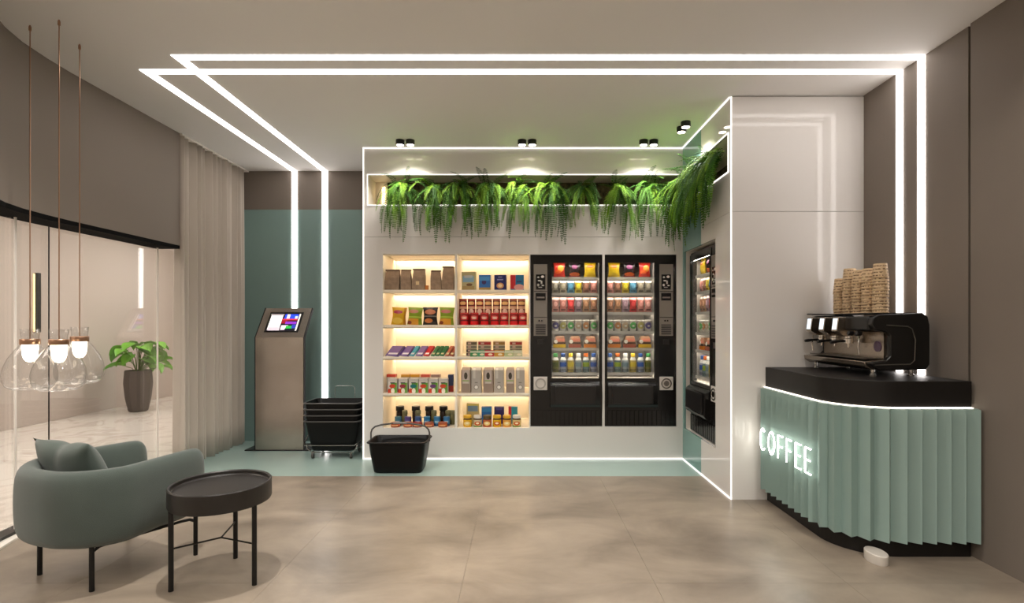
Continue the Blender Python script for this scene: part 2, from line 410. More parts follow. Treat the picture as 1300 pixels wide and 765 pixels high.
for x, y, p in ((-1.47, 2.62, 135), (.25, 2.45, 26), (1.75, 2.3, 22), (-1.2, .9, 48), (.4, .9, 55), (1.7, .9, 60), (-1.2, -.9, 85), (.4, -.9, 85), (1.7, -.9, 85)):  # first read off the table shadow, others added unseen to brighten the room
    downlight(x, y, 'unseen black ceiling downlight over the open floor in front of the niche', 'unseen downlights over the open floor', p, 145)
# unseen corridor ceiling panels, added to light the space behind the glass
for y in (-.5, 2.5, 5.5, 8.5):
    r = thing('added_ceiling_panel', 'added unseen flat white light panel in the corridor ceiling behind the glass', 'light', (-4.75, y, 2.9), 0, 'added corridor light panels')
    MB().box(-.62, .62, -.62, .62, -.03, 0).build('frame', M_white, r)
    MB().box(-.6, .6, -.6, .6, -.034, -.03).build('diffuser', emat('added_corridor_light', (255, 246, 240), 8.5), r)

# ------------------------------------------------------------------ curtain at the far end of the glass
cur = thing('curtain', 'floor-length pale grey pleated curtain beside the teal back wall', 'curtain', (-3.04, 5.36, 0))
def curtain_mesh():
    rows = []; ny = 150; nz = 12
    rr = random.Random(3); ph = [rr.uniform(-.5, .5) for _ in range(20)]
    for j in range(nz+1):
        z = .008 + (2.985-.008)*j/nz; row = []
        for i in range(ny+1):
            u = i/ny; y = 4.775 + u*1.165
            a = u*13*2*PI + .8*math.sin(u*23) + .35*math.sin(z*1.3+u*9)
            am = .078*(.8+.2*math.sin(u*31+1))*(.75+.25*(1-z/3.0))
            row.append((-3.06 + am*math.copysign(abs(math.sin(a))**.7, math.sin(a)), y + .006*math.sin(2*a), z))
        rows.append(row)
    return MB().grid(rows)
M_curt = mat('curtain_fabric', (196, 186, 174), .85, sheen=.2)
c = curtain_mesh().build('fabric', M_curt, cur, smooth=True, angle=180, world=True)
sd = c.modifiers.new('thick', 'SOLIDIFY'); sd.thickness = .003
MB().box(-3.09, -3.01, 4.775, 5.95, 2.985, 2.999).build('curtain_rail', M_white, cur, world=True)

# ------------------------------------------------------------------ armchair
M_uph = mat('sage_upholstery', (73, 83, 77), .9, noise=(9, .06), bump=(420, .35), sheen=.3)
ch = thing('armchair', 'rounded sage green upholstered armchair on thin black legs by the glass', 'armchair', (-2.207, 2.9225, 0), -math.radians(22.9))
def chair_path():
    fx, fy, bx = .305, .275, .365
    right = [(fx+(bx-fx)*k/5*.9, fy-(fy+.10)*k/5) for k in range(6)]            # front -> back along the right arm
    pts = right + arc(.055, -.075, .312, -.05, -PI/2, 9)[1:]
    pts = [(x, y) for x, y in pts]
    left = [(-x, y) for x, y in reversed(pts[:-1])]
    pts[-1] = (pts[-1][0], pts[-1][1])
    mid = [(.02, pts[-1][1]-.002), (-.02, pts[-1][1]-.002)]
    return pts+mid+[(-pts[-1][0], pts[-1][1])]+left
cp = chair_path()
prof = [(-.10, .240), (-.055, .224), (-.018, .236), (.0, .272), (.006, .36), (.006, .46), (.001, .545), (-.014, .585), (-.045, .602), (-.076, .590), (-.096, .555), (-.106, .48), (-.110, .40), (-.110, .32)]
def chair_shell():
    b = MB(); rings = []; n = len(cp); cz = .42; co = -.054
    def ring(k, sc, shift=0.):
        a = Vector(cp[max(k-1, 0)]); c_ = Vector(cp[min(k+1, n-1)]); t = (c_-a).normalized(); nrm = Vector((-t.y, t.x))
        if nrm.dot(Vector(cp[k])-Vector((0, .1))) < 0: nrm = -nrm
        base = Vector(cp[k])+t*shift
        return [((base+nrm*(co+(o-co)*sc))[0], (base+nrm*(co+(o-co)*sc))[1], cz+(z-cz)*(1-(1-sc)*.55)) for o, z in prof]
    rings.append(ring(0, .25, -.052)); rings.append(ring(0, .62, -.044)); rings.append(ring(0, .88, -.024))
    for k in range(n): rings.append(ring(k, 1.0))
    rings.append(ring(n-1, .88, .024)); rings.append(ring(n-1, .62, .044)); rings.append(ring(n-1, .25, .052))
    return b.loft(rings)
chair_shell().build('backrest_and_arms', M_uph, ch, smooth=True, angle=180, sub=1)
def inset(d): 
    r = []
    for x, y in cp:
        v = Vector((x, y-.0)); l = v.length; r.append(tuple(v*(1-d/l)))
    return r
b = MB(); base = inset(.05)
b.loft([[(x*.86, y*.86, .205) for x, y in base], [(x*.97, y*.97, .222) for x, y in base], [(x, y, .25) for x, y in base], [(x, y, .33) for x, y in base]])
b.build('seat_base', M_uph, ch, smooth=True, angle=50)
seat = [p for p in inset(.105)]
b = MB(); b.loft([[(x*.96, y*.96, .33) for x, y in seat], [(x, y*1.0, .35) for x, y in seat], [(x, y, .395) for x, y in seat], [(x*.95, y*.95, .415) for x, y in seat], [(x*.6, y*.6, .425) for x, y in seat]])
b.build('seat_cushion', M_uph, ch, smooth=True, angle=60)
M_leg = mat('black_powder_coat', (14, 13, 12), .4, .2)
for x, y in ((-.222, -.235), (.222, -.235), (-.30, .245), (.30, .245)):
    MB().lathe([(.0115, .0), (.0115, .235)], 12, (x, y, 0)).build('leg', M_leg, ch, smooth=True)
for s in (-1, 1):
    MB().tube([(s*.222, -.235, .19), (s*.227, -.205, .208), (s*.236, -.16, .212), (s*.288, .17, .212), (s*.294, .215, .208), (s*.30, .245, .19)], .008, 8).build('side_rail', M_leg, ch, smooth=True)

# scatter cushion on the chair
def pillow(w, h, d, n=16, pinch=.10):
    b = MB(); front = []; back = []
    for j in range(n+1):
        rf = []; rb = []
        for i in range(n+1):
            u = -1+2*i/n; v = -1+2*j/n
            th = d/2*((1-abs(u)**2.6)**.62)*((1-abs(v)**2.6)**.62)
            dent = .35*math.exp(-((u+.05)/.20)**2)*max(0, (v+.1))**1.2          # karate-chop crease
            x = u*w/2*(1-pinch*(1-v*v)*(abs(u)**3)); z = v*h/2*(1-pinch*(1-u*u)*(abs(v)**3)) - dent*h*.12*max(0, v)
            rf.append((x, -th*(1-dent), z)); rb.append((x, th*(1-dent), z))
        front.append(rf); back.append(rb)
    b.grid(front); b.grid(back)
    return b
pb = pillow(.43, .34, .17)
pc = pb.build('cushion', mat('cushion_fabric', (77, 88, 81), .9, noise=(12, .05), bump=(420, .3), sheen=.3), None, smooth=True, angle=180)
tag(pc, 'sage green scatter cushion with a pinched top leaning on the armchair back', 'cushion')
bm = bmesh.new(); bm.from_mesh(pc.data); bmesh.ops.remove_doubles(bm, verts=bm.verts, dist=.0008); bmesh.ops.recalc_face_normals(bm, faces=bm.faces); bm.to_mesh(pc.data); bm.free()
pc.location = (-2.365, 2.845, .545); pc.rotation_euler = (math.radians(24), math.radians(0), math.radians(-19))

# ------------------------------------------------------------------ round tray table
tb = thing('side_table', 'round black tray table with three thin legs beside the armchair', 'table', (-1.541, 2.764, 0))
M_tab = mat('dark_stained_wood', (33, 29, 26), .4, noise=(14, .12), stretch=(1, 6, 1))
MB().lathe([(.0, .468), (.217, .468), (.222, .474), (.224, .49), (.228, .494), (.234, .494), (.238, .489), (.238, .405), (.234, .396), (.0, .396)], 64, cap0=False, cap1=False).build('tray_top', M_tab, tb, smooth=True, angle=30)
legs = [Vector((-1.707+1.541, 2.62-2.764)), Vector((-1.33+1.541, 2.683-2.764)), Vector((-1.587+1.541, 2.989-2.764))]
for l in legs: MB().lathe([(.012, 0), (.012, .40)], 12, (l.x, l.y, 0)).build('leg', M_leg, tb, smooth=True)
for l in legs: MB().tube([(0, 0, .205), (l.x, l.y, .205)], .0045, 6).build('stretcher', M_leg, tb, smooth=True)

# ------------------------------------------------------------------ blown-glass pendants
M_opal = emat('opal_bulb', (255, 240, 214), 5.0)
pe = [(-2.78, 3.04, 1.205, 'leftmost, in front of the wall lamp', .0), (-2.568, 2.985, 1.205, 'middle', .4), (-2.668, 3.246, 1.215, 'rightmost and farthest', -.5)]
cord_m = MB().lathe([(.0028, 0), (.0028, 1)], 8).mesh('cord', M_copper, True)
sh_prof = [(.040, 0), (.051, -.016), (.074, -.046), (.098, -.086), (.115, -.130), (.123, -.172), (.120, -.210), (.106, -.240), (.082, -.256), (.055, -.254), (.034, -.240), (.022, -.228), (.0005, -.222)]
shade_m = MB().lathe(sh_prof, 40, cap0=False, cap1=False).mesh('glass_shade', M_clear, True, 180)
neck_m = MB().lathe([(.040, 0), (.041, .02), (.045, .055), (.046, .057), (.042, .056), (.038, .02), (.037, 0)], 32, cap0=False, cap1=False).mesh('glass_neck', M_clear, True, 180)
col_m = MB().lathe([(.045, -.016), (.0465, -.014), (.0465, .014), (.045, .016), (.0, .016)], 32).mesh('collar', M_copper, True, 40)
bulb_m = MB().lathe([(.036, 0), (.0365, -.03), (.034, -.06), (.028, -.082), (.017, -.097), (.0005, -.102)], 28).mesh('bulb', M_opal, True, 180)
ferr_m = MB().lathe([(.007, 0), (.007, .02), (.0035, .03)], 10).mesh('ferrule', M_copper, True)
for x, y, z, n, rz in pe:
    r = thing('pendant_lamp', 'clear blown-glass pendant lamp with copper collar, %s of three' % n, 'pendant lamp', (x, y, z), rz, 'pendant lamps over the armchair')
    use('cord', cord_m, r, (0, 0, .01), scl=(1, 1, ZC-z-.012)); use('ferrule', ferr_m, r, (0, 0, ZC-z-.031))
    use('collar', col_m, r); use('glass_neck', neck_m, r, (0, 0, .014)); use('bulb', bulb_m, r, (0, 0, -.014)); use('glass_shade', shade_m, r, (0, 0, -.010))

# ------------------------------------------------------------------ payment kiosk
kx0, kx1, ky, kd = -2.724, -2.215, 5.50, .05
kz, ky2, kz2 = 1.164, 5.73, 1.47
M_blackrough = mat('black_matt', (16, 15, 15), .7)
kk = thing('kiosk', 'freestanding brushed steel self-service kiosk with tilted touch screen', 'kiosk', ((kx0+kx1)/2, 5.62, 0))
MB().box(kx0-.10, kx1+.06, ky-.01, ky+.30, 0, .012).build('base_plate', M_black, kk, world=True, bevel=.003)
MB().box(kx0+.008, kx1-.008, ky, ky+.004, .012, kz).build('front_panel', M_steel, kk, world=True)
nx = Vector((0, kz2-kz, -(ky2-ky))).normalized()          # direction pointing behind the head plate (normal, into body)
dirv = Vector((0, ky2-ky, kz2-kz))
head_n = Vector((0, -dirv.z, dirv.y)).normalized()
b = MB()
a0 = Vector((0, ky, kz)); a1 = Vector((0, ky2, kz2)); th = .004
b.loft([[(x, (a0)[1], a0[2]), (x, a1[1], a1[2]), (x, (a1-head_n*th)[1], (a1-head_n*th)[2]), (x, (a0-head_n*th)[1], (a0-head_n*th)[2])] for x in (kx0+.008, kx1-.008)])
b.build('head_panel', M_steel, kk, world=True)
for x0, x1 in ((kx0, kx0+.008), (kx1-.008, kx1)):
    pts = [(ky-.002, .012), (ky-.002, kz), (ky2-.002, kz2+.004), (ky2+.026, kz2-.016), (ky+.034, kz-.010), (ky+.034, .012)]
    MB().loft([[(x, y, z) for y, z in pts] for x in (x0, x1)]).build('side_cheek', M_blackrough, kk, world=True)
MB().box(kx0+.008, kx1-.008, ky+.028, ky+.032, .012, kz).build('rear_panel', M_blackrough, kk, world=True)
def head_quad(u0, u1, v0, v1, lift, thick):
    W_ = kx1-kx0; r = []
    for x in (kx0+u0*W_, kx0+u1*W_):
        p0 = a0+dirv*v0; p1 = a0+dirv*v1
        r.append([(x, *(p0+head_n*lift)[1:]), (x, *(p1+head_n*lift)[1:]), (x, *(p1+head_n*(lift-thick))[1:]), (x, *(p0+head_n*(lift-thick))[1:])])
    return MB().loft(r)
head_quad(.15, .84, .17, .85, .003, .006).build('screen_bezel', M_black, kk, world=True)
# the screen is its own flat object whose local x/z span the picture
W_ = kx1-kx0; slen = dirv.length
sw, shh = .62*W_, .60*slen
sme = MB().box(-sw/2, sw/2, 0, .002, -shh/2, shh/2)
sc_shapes = [('r', -.09, 0, .062, .098, (225, 220, 216)), ('r', -.09, .098, .070, .010, (150, 140, 140)), ('r', -.085, -.085, .06, .022, (190, 180, 186)),
             ('r', .02, -.07, .035, .03, (214, 200, 208)), ('r', .062, .075, .07, .03, (40, 70, 225)), ('r', .03, .075, .016, .03, (210, 205, 215)), ('r', .115, .062, .014, .018, (190, 205, 240)),
             ('r', .055, .036, .080, .010, (190, 45, 60)), ('r', .03, .005, .055, .022, (140, 20, 35)), ('r', .075, -.008, .058, .016, (130, 50, 180)), ('r', .06, .018, .03, .006, (30, 10, 14)),
             ('r', .07, -.065, .035, .018, (40, 165, 60)), ('r', .115, -.055, .02, .025, (45, 60, 160)), ('r', .09, -.095, .06, .012, (15, 20, 30)), ('r', .148, 0, .008, .11, (222, 214, 206))]
so = sme.build('touch_screen', printmat('kiosk_screen', (24, 20, 26), sc_shapes, .15, emit=.9), kk)
ctr = a0+dirv*.50+head_n*.0055
so.location = Vector(((kx0+W_*.495), ctr.y, ctr.z))-kk.location; so.rotation_euler = (-math.atan2(dirv.y, dirv.z), 0, 0)

# ------------------------------------------------------------------ shopping baskets
M_bask = mat('black_plastic', (7, 7, 7), .4, spec=.25)
M_rim = mat('grey_rim_plastic', (86, 84, 82), .35)
def basket_meshes(wt, wb_, dt, db, h, rim=True):
    def rr(w_, d_, z, r=.045): return [(x, y, z) for x, y in rrect(-w_/2, w_/2, -d_/2, d_/2, r, 5)]
    b = MB()
    outer = [rr(wb_-.03, db-.03, 0), rr(wb_, db, .012), rr(wb_+(wt-wb_)*.55, db+(dt-db)*.55, h*.6), rr(wt-.02, dt-.02, h-.012), rr(wt, dt, h-.012), rr(wt, dt, h), rr(wt-.02, dt-.02, h)]
    inner = [rr(wt-.03, dt-.03, h-.006), rr(wb_-.012, db-.012, .02), ]
    b.loft(outer+inner)
    rb = MB().tube([(x, y, h-.006) for x, y, z in rr(wt+.004, dt+.004, 0)], .006, 6, closed=True)
    return b, rb
hb, hr = basket_meshes(.515, .425, .33, .25, .278)
bk = thing('shopping_basket', 'single black shopping basket with raised handle standing on the teal floor', 'basket', (-1.07, 4.79, 0))
hb.build('basket_body', M_bask, bk, smooth=True, angle=40); hr.build('rim', M_bask, bk, smooth=True)
hp = [(-.262, 0, .262), (-.262, 0, .33), (-.252, 0, .362), (-.225, 0, .386), (-.17, 0, .402), (-.08, 0, .414), (0, 0, .418), (.08, 0, .414), (.17, 0, .402), (.225, 0, .386), (.252, 0, .362), (.262, 0, .33), (.262, 0, .262)]
hd = MB().tube(hp, .0075, 8).build('handle', mat('grey_handle', (72, 70, 67), .4), bk, smooth=True)
MB().tube([(-.06, 0, .4145), (0, 0, .418), (.06, 0, .4145)], .0095, 8).build('grip', mat('light_grip', (120, 118, 114), .4), hd, smooth=True)
for s in (-1, 1): MB().lathe([(.011, -.006), (.011, .006)], 12).xf(Matrix.Translation((s*.262, 0, .265)) @ Matrix.Rotation(PI/2, 4, 'Y')).build('pivot', mat('grey_handle', (72, 70, 67)), bk, smooth=True)
# nested stack on a wheeled wire frame
sx, sy = -1.82, 5.33
sb, sr = basket_meshes(.535, .42, .36, .27, .30)
body_me = sb.mesh('basket_body', M_bask, True); rim_me = sr.mesh('rim', M_rim, True)
nm = ['topmost', 'second from the top', 'third from the top', 'lowest']
for k in range(4):
    r = thing('shopping_basket', 'black shopping basket, %s of the nested stack beside the kiosk' % nm[k], 'basket', (sx, sy, .068+.058*(3-k)), 0, 'nested shopping baskets')
    use('basket_body', body_me, r); use('rim', rim_me, r)
tr = thing('basket_trolley', 'wheeled wire trolley frame carrying the stack of black baskets', 'trolley', (sx, sy, 0))
MB().tube([(-.26, -.16, .13), (.22, -.16, .13), (.25, -.13, .15), (.29, .02, .20), (.29, .17, .20), (-.29, .17, .20), (-.29, .02, .20), (-.27, -.13, .15)], .0055, 6, closed=True).build('upper_wire', M_wire, tr, smooth=True)
MB().tube([(-.20, -.135, .058), (.20, -.135, .058), (.20, .14, .058), (-.20, .14, .058)], .0055, 6, closed=True).build('lower_wire', M_wire, tr, smooth=True)
for s in (-1, 1):
    MB().tube([(s*.20, -.135, .058), (s*.235, -.15, .10), (s*.245, -.145, .135)], .0055, 6).build('strut', M_wire, tr, smooth=True)
    MB().tube([(s*.20, .14, .058), (s*.26, .165, .14), (s*.27, .17, .20)], .0055, 6).build('strut', M_wire, tr, smooth=True)
MB().tube([(-.085, .19, .20), (-.085, .19, .64), (-.068, .19, .665), (.10, .19, .665), (.118, .19, .64), (.118, .19, .20)], .0028, 6).build('push_handle', M_wire, tr, smooth=True)
wh = MB().lathe([(.024, -.009), (.026, -.006), (.026, .006), (.024, .009)], 16).xf(Matrix.Rotation(PI/2, 4, 'Y')).mesh('wheel', mat('caster_rubber', (70, 66, 62), .5), True)
fk = MB().box(-.014, .014, -.006, .006, .012, .03).box(-.014, -.011, -.008, .008, -.006, .03).box(.011, .014, -.008, .008, -.006, .03).mesh('fork', M_wire)
for x, y in ((-.185, -.14), (.185, -.14), (-.185, .13), (.185, .13)):
    w_ = use('caster', wh, tr, (x, y, .027)); use('fork', fk, w_)

# ------------------------------------------------------------------ coffee counter
def cpath(off):                                     # counter outline from the white block round to the right wall
    r = .33-off
    pts = [(1.80+off, 3.975-.06*k) for k in range(12)]
    pts = [p for p in pts if p[1] > 3.32]+arc(2.13, 3.30, r, PI, 1.5*PI, 14)+[(2.13+.05*k, 2.97+off) for k in range(1, 9)]
    return pts
ct = thing('coffee_counter', 'coffee counter with sage green pleated front, black top and rounded corner', 'counter', (2.15, 3.5, 0))
def slab(off, z0, z1, xe=2.53):
    pts = cpath(off)+[(xe, 2.97+off), (xe, 3.975)]
    pts = [p for p in pts if p[0] < xe+1e-6]
    return MB().prism(pts, z0, z1)
M_ctop = mat('black_counter_top', (24, 21, 19), .45, noise=(30, .1), spec=.3)
slab(.035, 0.0, .14).build('plinth', M_ctop, ct, world=True)
slab(.045, .14, .832).build('core', mat('counter_core', (60, 74, 70), .7), ct, world=True)
slab(.022, .8405, .985, 2.525).build('counter_top', M_ctop, ct, world=True, bevel=.003, smooth=True)
slab(.010, .836, .840, 2.525).build('led_line', emat('counter_led', (255, 242, 226), 2.6), ct, world=True)
# pleats: saw-tooth slats following the outline
fine = []
pp = [(1.80, 3.985), (1.80, 3.30)]
L1 = .672; L2 = .33*PI/2; L3 = .412; LT = L1+L2+L3; NS = 20
def at(s):
    if s <= L1: return Vector((1.80, 3.972-s)), Vector((0, -1))
    if s <= L1+L2:
        a = PI+(s-L1)/.33; return Vector((2.13+.33*math.cos(a), 3.30+.33*math.sin(a))), Vector((-math.sin(a), math.cos(a)))
    return Vector((2.13+s-L1-L2, 2.97)), Vector((1, 0))
M_slat = mat('sage_lacquer', (138, 161, 154), .45, noise=(2, .02))
for k in range(NS):
    s0, s1 = LT*k/NS, LT*(k+1)/NS; sm = s0+(s1-s0)*.74
    q = []
    for s, d in ((s0, -.002), (sm, .042), (s1, -.002), (s1, -.040), (s0, -.040)):
        p, t_ = at(s); nrm = Vector((t_.y, -t_.x)); q.append(tuple(p+nrm*(d)))
    MB().prism(q, .10, .834).build('slat', M_slat, ct, world=True)
MB().lathe([(.066, 0), (.068, .004), (.068, .040), (.064, .044)], 28).build('foot', mat('pale_foot', (205, 198, 188), .3), None, smooth=True)
ft = bpy.data.objects['foot']; ft.parent = ct; ft.location = (1.965-2.15, 2.955-3.5, 0); ft.scale = (.72, 1.1, 1.2)

# illuminated lettering on the counter
sg = thing('coffee_sign', 'glowing white COFFEE lettering on the side of the green counter', 'sign', (1.749, 3.56, .475))
M_neon = emat('sign_neon', (255, 250, 240), 10.0)
H = .076; lw = .042                                     # half height, half width; u runs to the right as the viewer reads it (towards -y)
def letter(ch_, u):
    b = MB(); R = .0042
    def T_(pts): b.tube([(0, -(u+x), z) for x, z in pts], R, 6)
    if ch_ == 'C': T_([(lw*.95*math.cos(a)+.004, H*math.sin(a)) for a in [math.radians(52+ (308-52)*k/22) for k in range(23)]])
    elif ch_ == 'O':
        b.tube([(0, -(u+lw*1.05*math.cos(2*PI*k/28)), H*math.sin(2*PI*k/28)) for k in range(28)], R, 6, closed=True)
    else:
        T_([(-lw*.7, -H), (-lw*.7, H)]); T_([(-lw*.7, H), (lw*.8, H)]); T_([(-lw*.7, .004), (lw*.65, .004)])
        if ch_ == 'E': T_([(-lw*.7, -H), (lw*.85, -H)])
    b.build('letter', M_neon, sg, smooth=True)
for k, ch_ in enumerate('COFFEE'): letter(ch_, (-.30, -.165, -.04, .075, .19, .305)[k])

# ------------------------------------------------------------------ espresso machine
cm = thing('espresso_machine', 'three-group black and steel espresso machine standing on the coffee counter', 'coffee machine', (2.30, 3.61, .985))
X0, X1, Y0, Y1 = 2.12, 2.485, 3.245, 3.975
M_mach = mat('machine_black', (17, 16, 15), .3)
M_ms = mat('machine_steel', (182, 170, 156), .22, 1., noise=(8, .06))
def cside(y0, y1):                                      # side cheek profile in x,z
    p = [(X0+.02, 1.045), (X0+.005, 1.07), (X0+.10, 1.085), (X0+.125, 1.11), (X0+.125, 1.235), (X0+.10, 1.255), (X0+.03, 1.27), (X0+.012, 1.30), (X0+.02, 1.345), (X0+.06, 1.362), (X1-.045, 1.372), (X1-.012, 1.352), (X1, 1.30), (X1, 1.06), (X1-.02, 1.03), (X0+.06, 1.022)]
    return MB().loft([[(x, y, z) for x, z in p] for y in (y0, y1)])
cside(Y0, Y0+.04).build('side_cheek', M_mach, cm, world=True, bevel=.006, smooth=True)
cside(Y1-.04, Y1).build('side_cheek', M_mach, cm, world=True, bevel=.006, smooth=True)
MB().tube([(X0+.03, Y0-.002, 1.055), (X1-.12, Y0-.002, 1.062), (X1-.095, Y0-.002, 1.085), (X1-.09, Y0-.002, 1.21), (X1-.11, Y0-.002, 1.275), (X1-.135, Y0-.002, 1.29), (X0+.10, Y0-.002, 1.298)], .0035, 6).build('trim_line', mat('grey_trim', (120, 116, 110), .3, .8), cm, world=True, smooth=True)
MB().box(X0+.125, X1-.01, Y0+.04, Y1-.04, 1.03, 1.355).build('body', M_mach, cm, world=True)
MB().box(X0+.115, X0+.125, Y0+.045, Y1-.04, 1.085, 1.255).build('splash_panel', M_ms, cm, world=True)
MB().box(X0+.015, X0+.16, Y0+.04, Y1-.04, 1.262, 1.352).build('hood', M_mach, cm, world=True, bevel=.012, smooth=True)
MB().loft([[(X0-.005, y, 1.045), (X0-.012, y, 1.075), (X0+.13, y, 1.09), (X0+.13, y, 1.03), (X0+.03, y, 1.024)] for y in (Y0+.035, Y1+.005)]).build('drip_tray', M_ms, cm, world=True, bevel=.004, smooth=True)
MB().box(X0+.005, X0+.115, Y0+.06, Y1-.05, 1.088, 1.093).build('tray_grille', mat('grille_steel', (120, 112, 104), .35, 1.), cm, world=True)
MB().box(X0+.03, X1-.02, Y0+.03, Y1-.03, 1.368, 1.374).build('cup_tray', M_mach, cm, world=True)
MB().tube([(X0+.012, Y1-.36, 1.368), (X0+.004, Y1-.02, 1.376), (X0+.03, Y1+.008, 1.376)], .005, 6).build('cup_rail', M_mach, cm, world=True, smooth=True)
for x, y in ((X0+.05, Y0+.05), (X1-.08, Y0+.05), (X0+.05, Y1-.05), (X1-.08, Y1-.05)):
    MB().lathe([(.018, 0), (.018, .012), (.012, .014), (.012, .045)], 14, (x, y, .985)).build('foot', M_chrome, cm, world=True, smooth=True)
for k, y in enumerate((3.86, 3.70, 3.545)):
    g = MB().loft([[(X0-.042, yy, 1.258), (X0-.030, yy, 1.350), (X0+.11, yy, 1.352), (X0+.11, yy, 1.235), (X0+.01, yy, 1.222)] for yy in (y-.032, y+.032)]).build('brew_group', M_ms, cm, world=True, bevel=.003, smooth=True)
    MB().loft([[(X0-.0418, yy, 1.268), (X0-.0325, yy, 1.342), (X0-.0300, yy, 1.342), (X0-.0395, yy, 1.268)] for yy in (y-.024, y+.024)]).xf(Matrix.Translation(-cm.location)).build('display', printmat('group_display', (200, 214, 224), [('r', 0, .33, .2, .006, (120, 130, 140))], .2, emit=1.1), g)
    MB().lathe([(.030, 0), (.030, .03), (.024, .034), (.024, .05)], 16, (X0+.055, y, 1.178)).xf(Matrix.Translation(-cm.location)).build('group_head', M_chrome, g, smooth=True)
    MB().tube([(X0+.03, y, 1.192), (X0-.01, y, 1.190), (X0-.045, y, 1.186), (X0-.065, y, 1.183)], [.009, .008, .012, .010], 8).xf(Matrix.Translation(-cm.location)).build('portafilter_handle', M_mach, g, smooth=True)
    MB().tube([(X0+.055, y, 1.175), (X0+.055, y, 1.15)], .006, 6).xf(Matrix.Translation(-cm.location)).build('spout', M_chrome, g, smooth=True)
for y in (3.40, 3.935):
    MB().tube([(X0+.04, y, 1.262), (X0+.03, y-.008, 1.24), (X0+.015, y-.02, 1.16), (X0+.02, y-.02, 1.11)], .0055, 8).build('steam_wand', M_chrome, cm, world=True, smooth=True)
for y in (3.44, 3.36):
    MB().lathe([(.014, 0), (.016, .004), (.016, .03), (.012, .034)], 14).xf(Matrix.Translation((X0+.02, y, 1.245)) @ Matrix.Rotation(-PI/2, 4, 'Y')).build('steam_knob', M_mach, cm, world=True, smooth=True)
MB().lathe([(.034, 0), (.034, .006)], 24).xf(Matrix.Translation((X0+.117, 3.345, 1.165)) @ Matrix.Rotation(-PI/2, 4, 'Y')).build('round_badge', mat('purple_badge', (92, 70, 92), .3), cm, world=True, smooth=True)

# paper cups stacked upside down on the machine
def cup_material():
    m = bpy.data.materials.new('kraft_cup'); m.use_nodes = True
    N = m.node_tree.nodes; L = m.node_tree.links; b = N['Principled BSDF']; b.inputs['Roughness'].default_value = .7
    tc = N.new('ShaderNodeTexCoord'); n = N.new('ShaderNodeTexNoise'); n.inputs['Scale'].default_value = 75; n.inputs['Detail'].default_value = 2; L.new(tc.outputs['Object'], n.inputs['Vector'])
    gt = N.new('ShaderNodeMath'); gt.operation = 'GREATER_THAN'; gt.inputs[1].default_value = .47; L.new(n.outputs['Fac'], gt.inputs[0])
    sz = N.new('ShaderNodeSeparateXYZ'); L.new(tc.outputs['Object'], sz.inputs[0])
    md = N.new('ShaderNodeMath'); md.operation = 'MODULO'; md.inputs[1].default_value = .0205; L.new(sz.outputs[2], md.inputs[0])
    cp_ = N.new('ShaderNodeMath'); cp_.operation = 'COMPARE'; cp_.inputs[1].default_value = .0128; cp_.inputs[2].default_value = .0032; L.new(md.outputs[0], cp_.inputs[0])
    ml = N.new('ShaderNodeMath'); ml.operation = 'MULTIPLY'; L.new(gt.outputs[0], ml.inputs[0]); L.new(cp_.outputs[0], ml.inputs[1])
    mx = N.new('ShaderNodeMix'); mx.data_type = 'RGBA'; mx.inputs['A'].default_value = lin((208, 180, 142)); mx.inputs['B'].default_value = lin((96, 70, 48))
    L.new(ml.outputs[0], mx.inputs['Factor']); L.new(mx.outputs['Result'], b.inputs['Base Color'])
    return m
cup_me = MB().lathe([(.0455, 0), (.0475, .002), (.0475, .006), (.0445, .007), (.0375, .088), (.036, .090), (.035, .087), (.0, .086)], 24, cap0=False, cap1=False).mesh('paper_cup', cup_material(), True, 40)
for k, (y, n, nme) in enumerate(((3.85, 9, 'farthest and shortest'), (3.745, 12, 'second farthest'), (3.64, 11, 'middle'), (3.535, 11, 'second nearest'), (3.425, 12, 'nearest'))):
    for j in range(n):
        o = use('paper_cup', cup_me, None, (2.305+random.uniform(-.002, .002), y+random.uniform(-.002, .002), 1.3745+j*.0205), (0, 0, random.uniform(0, 6)))
        tag(o, 'kraft cup, %s from top of the %s stack on the espresso machine' % (ORD[n-1-j], nme), 'cup', 'paper cups, %s stack' % nme)

# ------------------------------------------------------------------ corridor plant and wall lamps behind the glass
pt = thing('potted_plant', 'leafy green plant in a tall dark pot in the corridor behind the glass', 'plant', (-5.70, 8.0, 0))
MB().lathe([(.11, 0), (.125, .01), (.165, .20), (.185, .42), (.172, .60), (.165, .61), (.155, .60), (.16, .55), (.0, .54)], 12, cap1=False).build('pot', mat('dark_pot', (74, 66, 62), .6), pt, smooth=True, angle=20)
def leaf_mesh(wd_, ln):
    rows = []
    for j in range(7):
        v = j/6; hw = wd_/2*math.sin(PI*min(1, v*.93+.04))**.75*(1.1-.25*v); dz = .03*math.sin(v*2.6)-.09*v*v
        rows.append([(u*hw, v*ln, dz+.035*abs(u)) for u in (-1, -.5, 0, .5, 1)])
    return MB().grid(rows).mesh('leaf', mat('fiddle_leaf', (110, 176, 50), .45, noise=(5, .2)), True, 180)
lm = [leaf_mesh(.20, .26), leaf_mesh(.17, .22), leaf_mesh(.22, .24)]
rl = random.Random(11)
for k in range(30):
    a = rl.uniform(0, 2*PI); hgt = rl.uniform(.62, 1.0); rad = rl.uniform(.03, .30)*(1.25-(hgt-.62)*1.2)
    tip = Vector((rad*math.cos(a), rad*math.sin(a), hgt))
    st = MB().tube([(.02*math.cos(a), .02*math.sin(a), .55), (tip.x*.5, tip.y*.5, .55+(hgt-.55)*.75), tuple(tip)], .005, 5).build('stem', mat('stem_green', (86, 110, 50), .6), pt, smooth=True)
    use('leaf', lm[k % 3], st, tip, (rl.uniform(-.5, .15), rl.uniform(-.3, .3), a-PI/2+rl.uniform(-.5, .5)))
